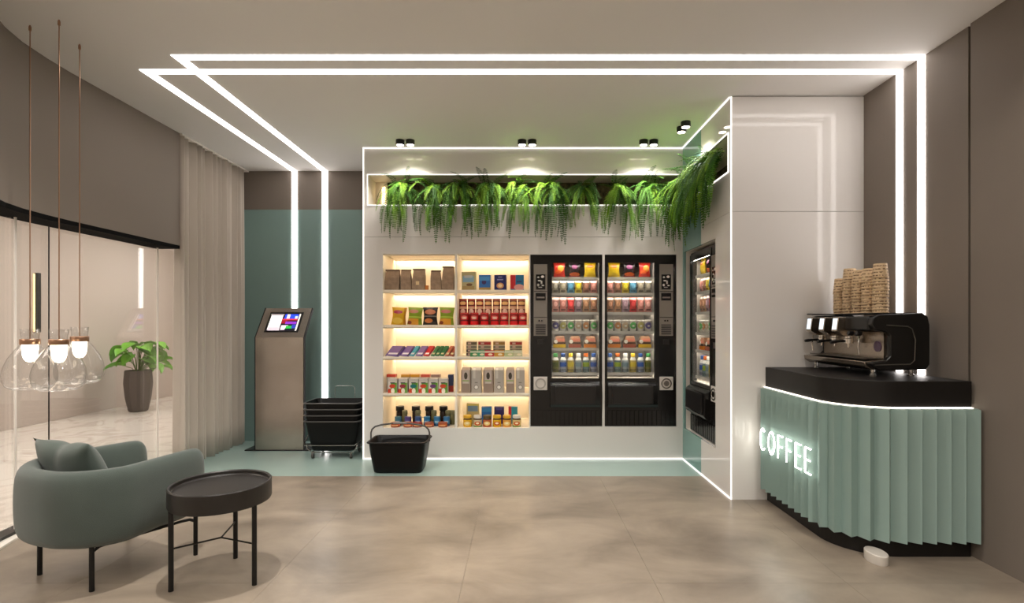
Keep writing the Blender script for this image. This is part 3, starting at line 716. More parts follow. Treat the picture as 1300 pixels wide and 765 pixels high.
for y, z0, z1, n in ((6.94, 1.19, 1.96, 'nearer the viewer'), (9.9, 1.05, 1.85, 'farther, beyond the plant')):
    r = thing('wall_lamp', 'slim black vertical wall lamp glowing amber on the corridor wall, %s' % n, 'wall lamp', (-6.28, y, z0), 0, 'corridor wall lamps')
    MB().box(0, .06, -.02, .02, 0, z1-z0).build('lamp_bar', M_black, r, bevel=.003)
    MB().box(.002, .016, -.024, -.0205, .01, z1-z0-.01).build('glow_strip', emat('amber_strip', (255, 206, 140), 3.0), r)

# ------------------------------------------------------------------ lit shelf unit recessed in the display wall
SYB = 5.70; SHZ = [1.632, 1.292, .985, .632, .300]; DX = (-.627, -.607)
su = thing('shelf_unit', 'warm lit recessed shelf unit with two columns of five shelves', 'shelves', (-.615, 5.45, SZ0))
MB().box(SX0-.02, SX1+.004, SYB, SYB+.02, SZ0-.02, SZ1+.02).build('back_panel', M_cream, su, world=True)
MB().box(SX0-.02, SX0, YP+T, SYB, SZ0-.02, SZ1+.02).build('side_panel', M_cream, su, world=True)
MB().box(SX1, SX1+.009, YP+T, SYB, SZ0-.02, SZ1+.02).build('side_panel', M_cream, su, world=True)
MB().box(SX0, SX1, YP+T, SYB, SZ1, SZ1+.02).build('top_panel', M_cream, su, world=True)
MB().box(DX[0], DX[1], YP+.002, SYB, SZ0, SZ1).build('divider', M_white, su, world=True)
cols = ((SX0, DX[0]), (DX[1], SX1))
for c0, c1 in cols:
    for i, z in enumerate(SHZ):
        if i < 4: MB().box(c0, c1, YP+.004, SYB, z-.018, z).build('shelf', M_cream, su, world=True)
        else: MB().box(c0, c1, YP+T, SYB, z-.018, z).build('shelf', M_cream, su, world=True)
        top = SZ1 if i == 0 else SHZ[i-1]-.018
        MB().box(c0+.006, c1-.006, YP+.034, YP+.046, top-.005, top-.0005).build('led_line', M_ledwarm, su, world=True)
        MB().box(c0+.001, c1-.001, YP+.024, YP+.028, top-.013, top-.0005).build('light_valance', M_cream, su, world=True)
        MB().box(c0+.006, c1-.006, SYB-.066, SYB-.050, top-.005, top-.0005).build('led_line', M_ledback, su, world=True)
        MB().box(c0+.001, c1-.001, SYB-.078, SYB-.074, top-.013, top-.0005).build('light_valance', M_cream, su, world=True)

# ------------------------------------------------------------------ goods: mesh makers (origin at bottom centre, front faces -y)
MC = {}
def bag_mesh(w_, h, d):
    key = ('bag', w_, h, d)
    if key not in MC:
        b = MB(); n = 8; fr = []; bk_ = []
        for j in range(n+1):
            v = j/n; rf = []; rb = []
            for i in range(7):
                u = -1+i/3
                th = d/2*(1-abs(u)**2.2)*(1-abs(2*v-1)**3)+.0015
                x = u*w_/2*(.84+.16*abs(2*v-1)**1.5)
                rf.append((x, -th, v*h)); rb.append((x, th, v*h))
            fr.append(rf); bk_.append(rb)
        b.grid(fr); b.grid(bk_)
        for k in range(n):   # close the sides
            a = k*7; c_ = (n+1)*7+k*7
            b.f.append((a, a+7, c_+7, c_)); b.f.append((a+6, c_+6, c_+13, a+13))
        b.f.append(tuple(list(range(7))+[(n+1)*7+k for k in reversed(range(7))]))
        b.f.append(tuple([n*7+k for k in range(7)]+[(n+1)*7+n*7+k for k in reversed(range(7))]))
        MC[key] = b
    return MC[key]
def box_b(w_, h, d): return MB().box(-w_/2, w_/2, 0, d, 0, h)
def item(name, label, cat, group, b, m, loc, rot=(0, 0, 0), smooth=False, bevel=0):
    o = bpy.data.objects.new(name, b.mesh(name, m, smooth, 45)); COL.objects.link(o)
    o.location = loc; o.rotation_euler = rot
    return tag(o, label, cat, group)
def sx_(px, Y=5.22): return (px-PX)*Y/F
S = lambda a: a*5.22/F                                 # pixels -> metres at the shelf fronts

# left column, shelf 1: kraft paper bags
def kraft(w_, h, d, rs):
    q = MB()
    def R_(a, b_, z, dx=0): return [(-a/2+dx, -b_/2, z), (a/2+dx, -b_/2, z), (a/2+dx, b_/2, z), (-a/2+dx, b_/2, z)]
    q.loft([R_(w_, d, 0), R_(w_*1.02, d*1.02, h*.3), R_(w_*.97, d*.8, h*.6, rs*.004), R_(w_*.93, d*.25, h*.9, rs*.006), R_(w_*.95, .012, h, rs*.008)])
    return q
M_kraft = mat('kraft_paper', (150, 126, 104), .8, noise=(25, .18), bump=(45, .5))
for k, (p0, p1, yt, nm_) in enumerate(((487, 507, 340, 'widest, against the left side'), (508, 522, 340, 'narrow, second from the left'), (522, 539, 339, 'with a small torn label'), (546, 560, 341, 'shorter one beside the gap'), (560, 576, 336, 'tallest, against the divider'))):
    w_ = S(p1-p0); r = item('paper_bag', 'brown kraft paper bag on the top left shelf, %s' % nm_, 'bag', 'kraft bags on the top shelf', kraft(w_*.93, (366-yt)*5.25/F, .09, (-1)**k), M_kraft, (sx_((p0+p1)/2), 5.27, SHZ[0]+.001))
    MB().box(-w_*.44, w_*.44, -.012, -.006, (366-yt)*5.25/F-.012, (366-yt)*5.25/F+.003).build('folded_top', mat('kraft_dark', (104, 82, 68), .8), r)
    if k == 2: MB().box(-.02, .012, -.048, -.044, .05, .085).build('sticker', mat('cream_sticker', (214, 186, 140), .6), r)
item('small_box', 'tiny orange box lying beside the kraft bags', 'box', None, box_b(.03, .045, .04), mat('orange_card', (176, 104, 40), .5), (sx_(541.5), 5.22, SHZ[0]+.001))

# shelf 2: crisp bags
bw, bh = S(19.4), S(22.5)
def crisp(nm_, base, sh): return printmat('crisp_'+nm_, base, sh, .25)
crisps = [('yellow', (206, 160, 28), [('e', -.01, .125, .045, .018, (176, 60, 76)), ('e', -.01, .04, .05, .03, (226, 190, 70)), ('r', .06, .08, .012, .1, (176, 120, 20))], 'yellow crisp bag with a red logo'),
          ('green', (128, 150, 36), [('e', -.015, .13, .048, .018, (186, 120, 90)), ('r', -.012, .03, .05, .03, (214, 150, 40)), ('e', -.05, .02, .022, .016, (120, 50, 20)), ('r', 0, .075, .08, .008, (168, 190, 60))], 'green crisp bag nearer the yellow one'),
          ('black', (38, 32, 28), [('e', 0, .125, .052, .026, (190, 116, 80)), ('e', -.015, .04, .04, .022, (188, 110, 50)), ('r', 0, .083, .06, .006, (110, 104, 96))], 'black crisp bag with an orange emblem'),
          ('green2', (132, 152, 40), [('e', -.01, .13, .05, .018, (190, 110, 100)), ('r', -.01, .03, .055, .03, (216, 150, 44)), ('e', -.05, .02, .022, .016, (120, 50, 20)), ('r', 0, .075, .08, .008, (168, 190, 60))], 'green crisp bag against the divider')]
for k, (nm_, base, sh, lb) in enumerate(crisps):
    item('crisp_bag', lb+' on the second left shelf', 'crisp bag', 'crisp bags on the second shelf', bag_mesh(bw, bh, .06), crisp(nm_, base, sh), (sx_((505.5, 526, 546, 566.5)[k]), 5.235, SHZ[1]+.001), (math.radians(-5), math.radians((3, 3, 0, 2)[k]), 0), True)

# shelf 3: chocolate bars propped on a slope
bars = [(489, 507, (112, 86, 150), 'wide purple'), (508, 519.5, (112, 86, 150), 'second purple'), (520, 526, (64, 160, 180), 'turquoise'), (527.5, 537, (112, 86, 150), 'third purple'), (537.5, 545, (196, 34, 44), 'red'),
        (547, 552, (22, 110, 62), 'first green'), (552.5, 557.5, (22, 110, 62), 'second green'), (558, 563.5, (22, 110, 62), 'third green'), (565, 570, (172, 96, 72), 'first brown'), (570.5, 576, (150, 62, 44), 'second brown')]
for k, (p0, p1, c_, nm_) in enumerate(bars):
    w_ = S(p1-p0)-.002; ln = .17
    m = printmat('bar_'+nm_, c_, [('r', 0, .032, w_*.36, .014, (228, 222, 226) if k < 5 else (205, 200, 160)), ('r', w_*.42, .09, w_*.06, .09, tuple(int(v*.55) for v in c_))], .3)
    item('chocolate_bar', '%s wrapped chocolate bar propped on the third left shelf' % nm_, 'chocolate bar', 'chocolate bars on the third shelf', MB().box(-w_/2, w_/2, 0, .022, 0, ln), m, (sx_((p0+p1)/2)-.0, 5.20, SHZ[2]+.0135), (math.radians(-60), 0, math.radians(-14)))
    MC.setdefault('wedge', 1)
MB_w = MB().loft([[(x, 5.195, SHZ[2]+.001), (x, 5.36, SHZ[2]+.001), (x+.02, 5.36, SHZ[2]+.078)] for x in (SX0+.02, DX[0]-.03)])
ds = MB_w.build('display_stand', mat('clear_grey_stand', (206, 198, 186), .4), None); tag(ds, 'sloped pale stand under the chocolate bars on the third shelf', 'stand')

# shelf 4: drink cartons, front row and row behind
fr_cols = [(206, 60, 36), (150, 40, 60), (20, 110, 112), (206, 60, 36), (100, 50, 110), (200, 66, 36)]
cn = ['red', 'crimson', 'teal', 'bright red', 'violet', 'orange']
cw, chh = S(11.4), S(18)
for k, p in enumerate((499, 512, 525.5, 538, 550.5, 563)):
    m = printmat('carton_'+cn[k], (214, 206, 196), [('r', .012, .05, .03, .05, (96, 150, 50)), ('e', -.002, .066, .030, .018, fr_cols[k]), ('e', -.026, .016, .026, .026, (196, 60, 30)), ('e', .002, .02, .018, .026, (232, 226, 210)), ('r', 0, .098, .022, .005, (40, 40, 60)), ('r', 0, .128, .05, .018, (196, 188, 180))], .4)
    item('drink_carton', 'small drink carton with %s badge, %s from left in front row' % (cn[k], ORD[k]), 'carton', 'cartons on the fourth left shelf', box_b(cw, chh, .07), m, (sx_(p), 5.20, SHZ[3]+.001), bevel=.002)
for k, (p, c_) in enumerate(((498, (190, 60, 40)), (516, (196, 140, 40)), (528, (200, 142, 36)), (541, (196, 80, 60)), (554, (150, 120, 110)))):
    item('drink_carton', 'drink carton with coloured top, %s from left in the row behind' % ORD[k], 'carton', 'cartons behind the front row', box_b(cw, chh+.03, .07), printmat('backcarton%d' % k, (196, 188, 176), [('r', 0, chh+.018, .06, .014, c_)], .4), (sx_(p, 5.36), 5.31, SHZ[3]+.001))
item('drink_carton', 'dark blue and red carton at the end beside the divider', 'carton', 'cartons behind the front row', box_b(.05, chh+.03, .07), printmat('backcarton_blue', (36, 48, 84), [('r', 0, .03, .05, .03, (150, 40, 30))], .4), (sx_(572.4, 5.30), 5.28, SHZ[3]+.001))

# round goods: empties with a body and a lid
def round_item(name, label, cat, group, loc, prof, m, lid, mlid, n=16):
    r = thing(name, label, cat, loc, 0, group)
    use('body', MB().lathe(prof, n).mesh('body', m, True), r); use('lid', MB().lathe(lid, n).mesh('lid', mlid, True), r)
    return r
M_lidblack = mat('lid_black', (16, 14, 13), .35)
# shelf 5: jars behind, blue jars between, flat tins in front
for k, p in enumerate((508, 528, 545, 563)):
    round_item('coffee_jar', 'dark jar with black lid, %s from left at the back of the bottom left shelf' % ORD[k], 'jar', 'dark jars on the bottom shelf', (sx_(p, 5.42), 5.42, SHZ[4]+.001),
               [(.034, 0), (.036, .01), (.036, .11), (.030, .125)], mat('dark_coffee_glass', (44, 30, 24), .2), [(.040, .125), (.042, .13), (.042, .165), (.039, .172)], M_lidblack)
for k, p in enumerate((514, 531, 551, 569, 575)):
    round_item('spice_jar', 'small jar with olive green lid, %s from left on the bottom left shelf' % ORD[k], 'jar', 'olive lidded jars', (sx_(p, 5.36), 5.355, SHZ[4]+.001),
               [(.026, 0), (.027, .01), (.027, .09), (.02, .10)], mat('spice_glass', (96, 92, 56), .3), [(.026, .10), (.028, .104), (.028, .13), (.024, .14)], mat('lid_olive', (106, 104, 74), .4))
bl = [((60, 110, 130), 'teal'), ((84, 72, 132), 'violet'), ((52, 82, 132), 'navy'), ((36, 110, 160), 'bright blue'), ((48, 118, 168), 'sky blue'), ((44, 104, 150), 'deep blue')]
for k, p in enumerate((505.5, 518, 531, 542, 555, 567)):
    r_ = .031
    round_item('blue_jar', '%s tin with white emblem on the bottom left shelf' % bl[k][1], 'tin', 'blue tins on the bottom shelf', (sx_(p, 5.28), 5.28, SHZ[4]+.001),
               [(r_, 0), (r_+.002, .01), (r_+.002, .062), (r_, .07)], printmat('bluejar%d' % k, bl[k][0], [('r', 0, .042, .02, .010, (150, 190, 210)), ('r', 0, .012, .06, .006, (30, 40, 60))], .3), [(r_+.001, .07), (r_+.002, .074), (r_+.002, .086), (r_-.002, .09)], printmat('bluelid%d' % k, bl[k][0], (), .3))
for k, p in enumerate((502, 518, 530, 545, 562)):
    c_ = ((190, 88, 44), (196, 84, 40), (176, 52, 40), (180, 92, 60), (190, 90, 36))[k]
    round_item('flat_tin', 'flat orange-red tin, %s from left at the front of the bottom left shelf' % ORD[k], 'tin', 'flat tins in front', (sx_(p, 5.215), 5.222, SHZ[4]+.001),
               [(.043, 0), (.045, .004), (.045, .03), (.043, .034)], printmat('flattin%d' % k, c_, [('r', 0, .018, .03, .006, (226, 170, 120)), ('r', 0, .006, .06, .004, (110, 44, 24))], .3), [(.044, .034), (.0455, .036), (.0455, .043), (.042, .046)], printmat('flatlid%d' % k, tuple(int(v*.85) for v in c_), (), .3))

# right column, shelf 1: picture boxes
pics = [(586, 603.5, 343, (188, 176, 130), [('r', 0, .105, .055, .03, (140, 176, 196)), ('e', .01, .05, .03, .014, (120, 84, 50)), ('r', 0, .02, .06, .018, (176, 150, 96)), ('r', 0, .13, .04, .012, (196, 196, 190))], 'beige box with a landscape picture'),
        (608, 622.5, 347, (52, 110, 178), [('e', -.005, .075, .022, .022, (60, 40, 90)), ('r', 0, .012, .06, .012, (170, 140, 80)), ('r', 0, .11, .05, .02, (80, 150, 206))], 'sky blue box with a dark heart'),
        (627.5, 642.5, 347, (34, 38, 98), [('e', 0, .042, .036, .028, (214, 150, 100)), ('e', 0, .042, .02, .016, (240, 210, 160)), ('r', 0, .10, .03, .006, (150, 150, 190)), ('r', 0, .125, .02, .004, (150, 150, 190))], 'navy box with a round biscuit picture'),
        (648, 665, 347, (40, 120, 160), [('r', -.04, .08, .025, .07, (200, 40, 48)), ('e', .02, .025, .05, .03, (220, 160, 150)), ('r', .02, .08, .025, .008, (60, 70, 120))], 'red and turquoise box')]
for k, (p0, p1, yt, base, sh, nm_) in enumerate(pics):
    item('biscuit_box', nm_+' on the top right shelf', 'box', 'biscuit boxes on the top shelf', box_b(S(p1-p0), S(366-yt), .06), printmat('pic%d' % k, base, sh, .35), (sx_((p0+p1)/2), 5.205, SHZ[0]+.001), (0, 0, math.radians((-8, -6, -8, 0)[k])))

# shelf 2: crisp tubes, low row in front of a tall row
def tube_item(k, x, y, z, h, r_, base, sh, label, group):
    m = printmat('tube_%s_%d' % (group[:5], k % 3), base, sh, .35)
    round_item('crisp_tube', label, 'crisp tube', group, (x, y, z), [(r_, 0), (r_, h-.012)], m, [(r_+.0015, h-.012), (r_+.0015, h-.002), (r_-.003, h)], mat('tube_lid', (150, 60, 56), .3))
for k, p in enumerate((588, 598.6, 609.2, 619.8, 630.4, 641, 651.6, 662)):
    base = (156, 36, 36) if k < 3 else (168, 104, 86)
    sh = [('r', 0, .17, .05, .012, (206, 170, 140)), ('e', 0, .215, .03, .02, (220, 180, 120)), ('r', 0, .195, .05, .004, (50, 20, 20)), ('r', 0, .15, .05, .004, (60, 24, 20)), ('e', 0, .13, .024, .03, (222, 190, 176)), ('r', 0, .235, .05, .004, (70, 20, 24))]
    m = 'tall0' if k < 3 else 'tall1'
    mm = printmat('tube_'+m, base, sh, .35)
    round_item('crisp_tube', 'tall crisp tube, %s from left in the back row of the right column' % ORD[k], 'crisp tube', 'tall crisp tubes', (sx_(p, 5.34), 5.34, SHZ[1]+.001), [(.038, 0), (.038, .245)], mm, [(.0395, .245), (.0395, .257), (.036, .26)], mat('tube_lid_tall', (150, 84, 70), .3))
for k, p in enumerate((589.5, 602, 615, 628, 640, 652.5, 663.5)):
    sh = [('r', 0, .018, .05, .018, (222, 30, 34)), ('e', 0, .072, .030, .018, (226, 120, 110)), ('e', 0, .068, .022, .008, (240, 214, 190)), ('r', 0, .042, .05, .005, (90, 16, 20)), ('r', 0, .098, .05, .004, (120, 20, 24))]
    round_item('crisp_tube', 'short red crisp tube, %s from left in the front row' % ORD[k], 'crisp tube', 'short red crisp tubes', (sx_(p, 5.23), 5.245, SHZ[1]+.001), [(.040, 0), (.040, .105)], printmat('tube_short', (196, 40, 42), sh, .35), [(.0415, .105), (.0415, .116), (.038, .119)], mat('tube_lid', (206, 70, 66), .3))

# shelf 3: stacked tins of bars behind, flat packs in front
stk = [(592, 605, (96, 84, 60), 'olive'), (607, 623, (160, 40, 40), 'red'), (626, 641, (150, 112, 50), 'ochre'), (647, 663, (150, 40, 36), 'dark red')]
for k, (p0, p1, c_, nm_) in enumerate(stk):
    for j in range(4):
        cc = ((40, 26, 24), (34, 20, 22), (120, 116, 100), c_)[j] if j < 3 else c_
        m = printmat('flat_%s_%d' % (nm_, j), cc, [('r', 0, .031, .08, .0035, (200, 186, 160)), ('r', -.02, .015, .016, .008, (190, 160, 150))], .35)
        item('flat_box', 'thin flat box in the %s-topped stack, %s from the bottom' % (nm_, ORD[j]), 'box', 'stacked flat boxes on the third right shelf', box_b(S(p1-p0), .0355, .10), m, (sx_((p0+p1)/2, 5.34), 5.33+.004*j, SHZ[2]+.001+.036*j))
for k, (p0, p1, c_, nm_) in enumerate(((597, 606, (60, 130, 80), 'green'), (606.5, 615, (70, 150, 110), 'mint'), (615.5, 627, (184, 44, 40), 'red'), (627.5, 640, (196, 140, 50), 'yellow'), (640.5, 652, (180, 190, 140), 'pale green'), (652.5, 663, (196, 196, 160), 'cream'))):
    m = printmat('pack_'+nm_, c_, [('r', 0, .045, .05, .007, (210, 214, 196)), ('e', .01, .02, .022, .01, (230, 220, 190))], .35)
    item('snack_pack', '%s snack pack in front of the stacked boxes on the third shelf' % nm_, 'snack pack', 'snack packs on the third right shelf', box_b(S(p1-p0), .06, .05), m, (sx_((p0+p1)/2), 5.21, SHZ[2]+.001))

# shelf 4: tall block-bottom coffee packs
for k, (p0, p1) in enumerate(((585.5, 597.5), (598.5, 611), (613.5, 626), (627.5, 639.5), (642.5, 653), (655, 666))):
    w_, h = S(p1-p0), S(32)
    if k % 2 == 0:
        m = printmat('pack_bean', (150, 132, 118), [('r', 0, .155, .034, .065, (186, 172, 162)), ('e', 0, .165, .017, .034, (62, 52, 40)), ('r', 0, .118, .032, .004, (120, 170, 60)), ('r', 0, .10, .026, .008, (200, 190, 176))], .5); nm_ = 'brown coffee pack with a bean picture'
    else:
        m = printmat('pack_silver', (176, 168, 158), [('r', -.02, .19, .012, .05, (200, 194, 184)), ('e', 0, .055, .022, .022, (110, 104, 98)), ('e', 0, .055, .017, .017, (228, 224, 216)), ('r', 0, .10, .014, .005, (130, 124, 116))], .35); nm_ = 'silver grey coffee pack with a round seal'
    b = MB(); d = .075
    b.loft([[(-w_/2, 0, 0), (w_/2, 0, 0), (w_/2, d, 0), (-w_/2, d, 0)], [(-w_/2, 0, h*.9), (w_/2, 0, h*.9), (w_/2, d, h*.9), (-w_/2, d, h*.9)], [(-w_/2+.010, .022, h), (w_/2-.004, .022, h), (w_/2-.004, d-.01, h), (-w_/2+.010, d-.01, h)]])
    item('coffee_pack', '%s, %s from left on the fourth right shelf' % (nm_, ORD[k]), 'coffee pack', 'tall coffee packs', b, m, (sx_((p0+p1)/2), 5.205, SHZ[3]+.001), (0, 0, math.radians((-5, -5, -5, -3, 0, 2)[k])))

# shelf 5: boxes behind, honey jars in front
for k, (p0, p1, yt, base, sh, nm_) in enumerate(((592.5, 608, 515, (176, 160, 110), [('r', 0, .155, .05, .03, (110, 140, 170)), ('r', 0, .19, .06, .008, (190, 176, 80))], 'beige'), (611.5, 624, 519, (40, 96, 160), [('r', 0, .14, .05, .02, (50, 130, 190))], 'blue'), (627.5, 640, 519, (38, 34, 92), [('r', 0, .15, .03, .01, (60, 60, 130))], 'navy'), (645.5, 657, 519, (40, 136, 160), [('r', -.032, .1, .016, .1, (190, 36, 44))], 'red and turquoise'))):
    item('tea_box', '%s box standing behind the jars on the bottom right shelf' % nm_, 'box', 'boxes behind the jars', box_b(S(p1-p0)*1.03, (543-yt)*5.4/F-.02, .05), printmat('tea%d' % k, base, sh, .35), (sx_((p0+p1)/2, 5.38), 5.37, SHZ[4]+.001))
jars = [((214, 160, 24), (208, 160, 30), 'honey yellow'), ((200, 184, 150), (206, 200, 190), 'cream'), ((176, 90, 50), (90, 70, 30), 'brick red'), ((216, 164, 20), (214, 168, 28), 'bright yellow'), ((214, 150, 60), (206, 160, 36), 'amber'), ((206, 180, 120), (210, 204, 194), 'pale')]
for k, p in enumerate((593.5, 606.5, 618.5, 631, 643.5, 656)):
    c_, l_, nm_ = jars[k]
    round_item('jar', '%s jar, %s from left on the bottom right shelf' % (nm_, ORD[k]), 'jar', 'jars on the bottom right shelf', (sx_(p, 5.235), 5.238, SHZ[4]+.001),
               [(.040, 0), (.042, .006), (.042, .070), (.036, .083)], printmat('jar%d' % k, c_, [('e', 0, .036, .030, .020, (196, 90, 40) if k % 2 else (230, 200, 120)), ('e', 0, .038, .016, .009, (236, 220, 180)), ('r', 0, .076, .06, .006, (70, 44, 24)), ('r', 0, .008, .06, .005, (90, 140, 50) if k in (1, 5) else c_)], .25),
               [(.037, .083), (.040, .086), (.040, .106), (.036, .112)], mat('jarlid%d' % k, l_, .35))

# ------------------------------------------------------------------ vending machines
VW, VH, VD = .69, 1.655, .60
M_vb = mat('vending_black', (15, 14, 14), .22)
M_vpanel = mat('vending_grey', (134, 126, 118), .45)
M_vtray = mat('tray_metal', (190, 184, 176), .3, .6)
M_vlight = emat('vending_light', (255, 246, 232), 22.0)
M_vin = mat('vending_interior', (188, 180, 170), .5)
coil_me = MB().tube([(.034*math.cos(a), -.02+.26*k/47, .036+.034*math.sin(a)) for k, a in enumerate([2*PI*5*k/47 for k in range(48)])], .0022, 4).mesh('coil', M_chrome, True)
TR = [1.445, 1.29, 1.104, .917, .754, .514]
def bottle_meshes(cap):
    return MB().lathe([(.030, 0), (.032, .006), (.032, .105), (.029, .125), (.016, .150), (.0135, .158)], 16)
row_pack = {1: [((150, 142, 128), 'greyish'), ((158, 148, 130), 'beige'), ((84, 140, 170), 'blue'), ((206, 178, 50), 'yellow'), ((150, 104, 84), 'brown'), ((200, 130, 120), 'pink')],
            2: [((206, 140, 130), 'pale pink'), ((204, 128, 118), 'rosy'), ((204, 56, 56), 'red'), ((150, 120, 130), 'mauve'), ((170, 124, 92), 'tan'), ((166, 116, 88), 'brown')],
            3: [((98, 88, 140), 'violet'), ((190, 180, 110), 'lime'), ((94, 176, 96), 'green'), ((190, 166, 140), 'beige'), ((200, 136, 84), 'orange'), ((88, 172, 88), 'bright green')]}
row_cap = [((70, 150, 80), 'green'), ((48, 84, 150), 'blue'), ((226, 190, 50), 'yellow'), ((230, 228, 222), 'white'), ((224, 112, 36), 'orange'), ((52, 90, 160), 'dark blue')]
row_body = [(120, 116, 60), (150, 156, 170), (186, 164, 90), (150, 158, 160), (110, 130, 130), (150, 152, 166)]
row_band = [(90, 100, 40), (54, 96, 180), (206, 180, 60), (120, 140, 150), (150, 170, 50), (60, 92, 170)]
def vending(label, mname, loc, rz, mirror, sxw=1.0, emblem='ring'):
    r = thing('vending_machine', label, 'vending machine', loc, rz, 'vending machines'); r.scale = (sxw, 1, 1)
    def X(a, b): return (VW-b, VW-a) if mirror else (a, b)
    def bx(name, m, x0, x1, y0, y1, z0, z1, bevel=0, par=None):
        a, b = X(x0, x1); return MB().box(a, b, y0, y1, z0, z1).build(name, m, par or r, bevel=bevel, smooth=False)
    def bxs(name, m, lst):
        q = MB()
        for x0, x1, y0, y1, z0, z1 in lst: a, b = X(x0, x1); q.box(a, b, y0, y1, z0, z1)
        return q.build(name, m, r)
    bxs('cabinet', M_vb, [(0, .02, .01, VD, 0, VH), (.49, VW, .01, VD, 0, VH), (.02, .49, .01, VD, 0, .455), (.02, .49, .01, VD, 1.585, VH), (.02, .49, VD-.02, VD, .455, 1.585)])
    bxs('door_frame', M_vb, [(.003, .025, 0, .012, .165, VH-.02), (.485, .520, 0, .012, .165, VH-.02), (.025, .485, 0, .012, 1.579, VH-.02), (.025, .485, 0, .012, .435, .463), (.520, VW-.004, .004, .012, .01, VH-.02)])
    bx('window', M_vglass, .025, .485, .006, .010, .463, 1.579)
    bxs('interior_lining', M_vin, [(.0202, .024, .06, .46, .456, 1.584), (.486, .4898, .06, .46, .456, 1.584), (.024, .486, .455, .46, .456, 1.584), (.024, .486, .03, .46, .456, .462)])
    bx('lamp_tube', M_vlight, .03, .48, .014, .030, 1.5832, 1.5848)
    for i, z in enumerate(TR):
        t_ = bx('tray', M_vtray, .026, .484, .05, .42, z-.012, z-.002)
        bx('price_rail', mat('price_rail', (206, 198, 188), .4), .026, .484, .045, .050, z-.026, z-.0005, par=r)
        bx('lamp_tube', M_vlight, .03, .48, .0515, .058, z-.018, z-.0125)
        cnt = 3 if i in (0, 4) else 6
        for k in range(cnt):
            xc = .03+.45*(k+.5)/cnt
            if mirror: xc = VW-xc
            if i < 5: use('coil', coil_me, r, (xc, .10, z), scl=(1.2 if cnt == 3 else .95, 1, 1))
    # control column
    cpn = bx('control_panel', M_vpanel, .528, .660, -.002, .004, .873, 1.564)
    cx = (X(.545, .640)[0]+X(.545, .640)[1])/2
    icons = MB().box(-.045, .045, 0, .003, -.072, .072)
    ish = [('e', .018, .05, .016, .012, (220, 214, 206)), ('e', -.022, .045, .010, .008, (196, 190, 182)), ('r', -.012, .012, .014, .006, (210, 204, 196)), ('r', .008, -.004, .008, .016, (190, 184, 176)), ('e', .022, -.035, .012, .006, (200, 194, 186)), ('e', -.024, -.03, .010, .012, (206, 200, 192)), ('r', -.004, -.052, .018, .004, (180, 176, 170))]
    io = icons.build('menu_plate', printmat('menu_plate', (16, 14, 14), ish, .25), cpn); io.location = (cx, -.0055, 1.393)
    bx('card_slot', M_vb, .545, .640, -.006, -.0015, 1.215, 1.285, par=cpn)
    bx('slot_lip', M_vpanel, .555, .630, -.012, -.006, 1.235, 1.25, par=cpn)
    bx('divider_line', M_vb, .530, .658, -.0028, -.0018, 1.298, 1.304, par=cpn); bx('divider_line', M_vb, .530, .658, -.0028, -.0018, 1.05, 1.054, par=cpn)
    for k in range(5): bx('vent_slat', mat('vent_grey', (66, 62, 60), .5), .545, .640, -.006, -.0015, .886+.021*k, .900+.021*k, par=cpn)
    for k in range(2): bx('push_button', M_vb, .575+.025*k, .588+.025*k, -.006, -.0015, 1.012, 1.026, par=cpn)
    bx('coin_slot', mat('coin_dark', (34, 32, 31), .3), .565, .625, -.001, .006, .79, .84)
    a, b = X(.528, .660); pc_ = MB().box(a, b, -.006, .004, .349, .478).build('lock_plate', mat('pale_plate', (214, 208, 200), .4), r, bevel=.003)
    tor = MB().lathe([(.050, -.004), (.052, .0), (.050, .004), (.040, .004), (.038, 0), (.040, -.004), (.050, -.004)], 28, cap0=False, cap1=False).xf(Matrix.Rotation(PI/2, 4, 'X'))
    q = tor.build('lock_ring', M_chrome if emblem == 'ring' else mat('pale_ring', (170, 164, 156), .4), pc_, smooth=True); q.location = ((a+b)/2, -.010, .4135)
    if emblem == 'ring':
        q2 = MB().lathe([(.026, -.004), (.026, .004)], 24).xf(Matrix.Rotation(PI/2, 4, 'X')).build('lock_core', M_chrome, pc_, smooth=True); q2.location = ((a+b)/2, -.010, .4135)
    # delivery flap
    a, b = X(.02, .505)
    fl_ = MB().loft([[(a, 0, .432), (b, 0, .432), (b, .02, .432), (a, .02, .432)], [(a+.004, -.045, .40), (b-.004, -.045, .40), (b-.004, .02, .40), (a+.004, .02, .40)], [(a+.004, -.055, .215), (b-.004, -.055, .215), (b-.004, .02, .215), (a+.004, .02, .215)], [(a, -.035, .185), (b, -.035, .185), (b, .02, .185), (a, .02, .185)]]).build('delivery_hatch', M_vb, r, bevel=.006)
    bx('hatch_door', mat('hatch_dark', (26, 24, 24), .3), .065, .455, -.062, -.048, .225, .395, bevel=.004, par=fl_)
    for k in range(15):
        x = .03+.043*k; bx('kick_slat', M_vb, x, x+.030, -.004, .012, .008, .150)
    # goods
    def put(x, z): 
        if mirror: x = VW-x
        v = Vector((x*sxw, 0, 0)); return x, z
    R3 = Matrix.Translation(Vector(loc)) @ Matrix.Rotation(rz, 4, 'Z') @ Matrix.Diagonal((sxw, 1, 1, 1))
    def W(x, y, z): return R3 @ Vector(((VW-x) if mirror else x, y, z))
    names3 = ['nearest the hinge side', 'in the middle', 'nearest the control panel']
    crow = [((216, 176, 24), [('e', 0, .105, .035, .018, (206, 110, 40)), ('r', 0, .04, .05, .02, (226, 190, 40))], 'yellow'), ((40, 30, 32), [('e', 0, .10, .030, .022, (140, 70, 110)), ('e', 0, .028, .05, .018, (190, 84, 36)), ('r', 0, .006, .06, .006, (150, 24, 24))], 'black'), ((206, 48, 34), [('e', .012, .085, .030, .034, (232, 160, 60)), ('e', -.015, .05, .03, .02, (232, 96, 40))], 'red')]
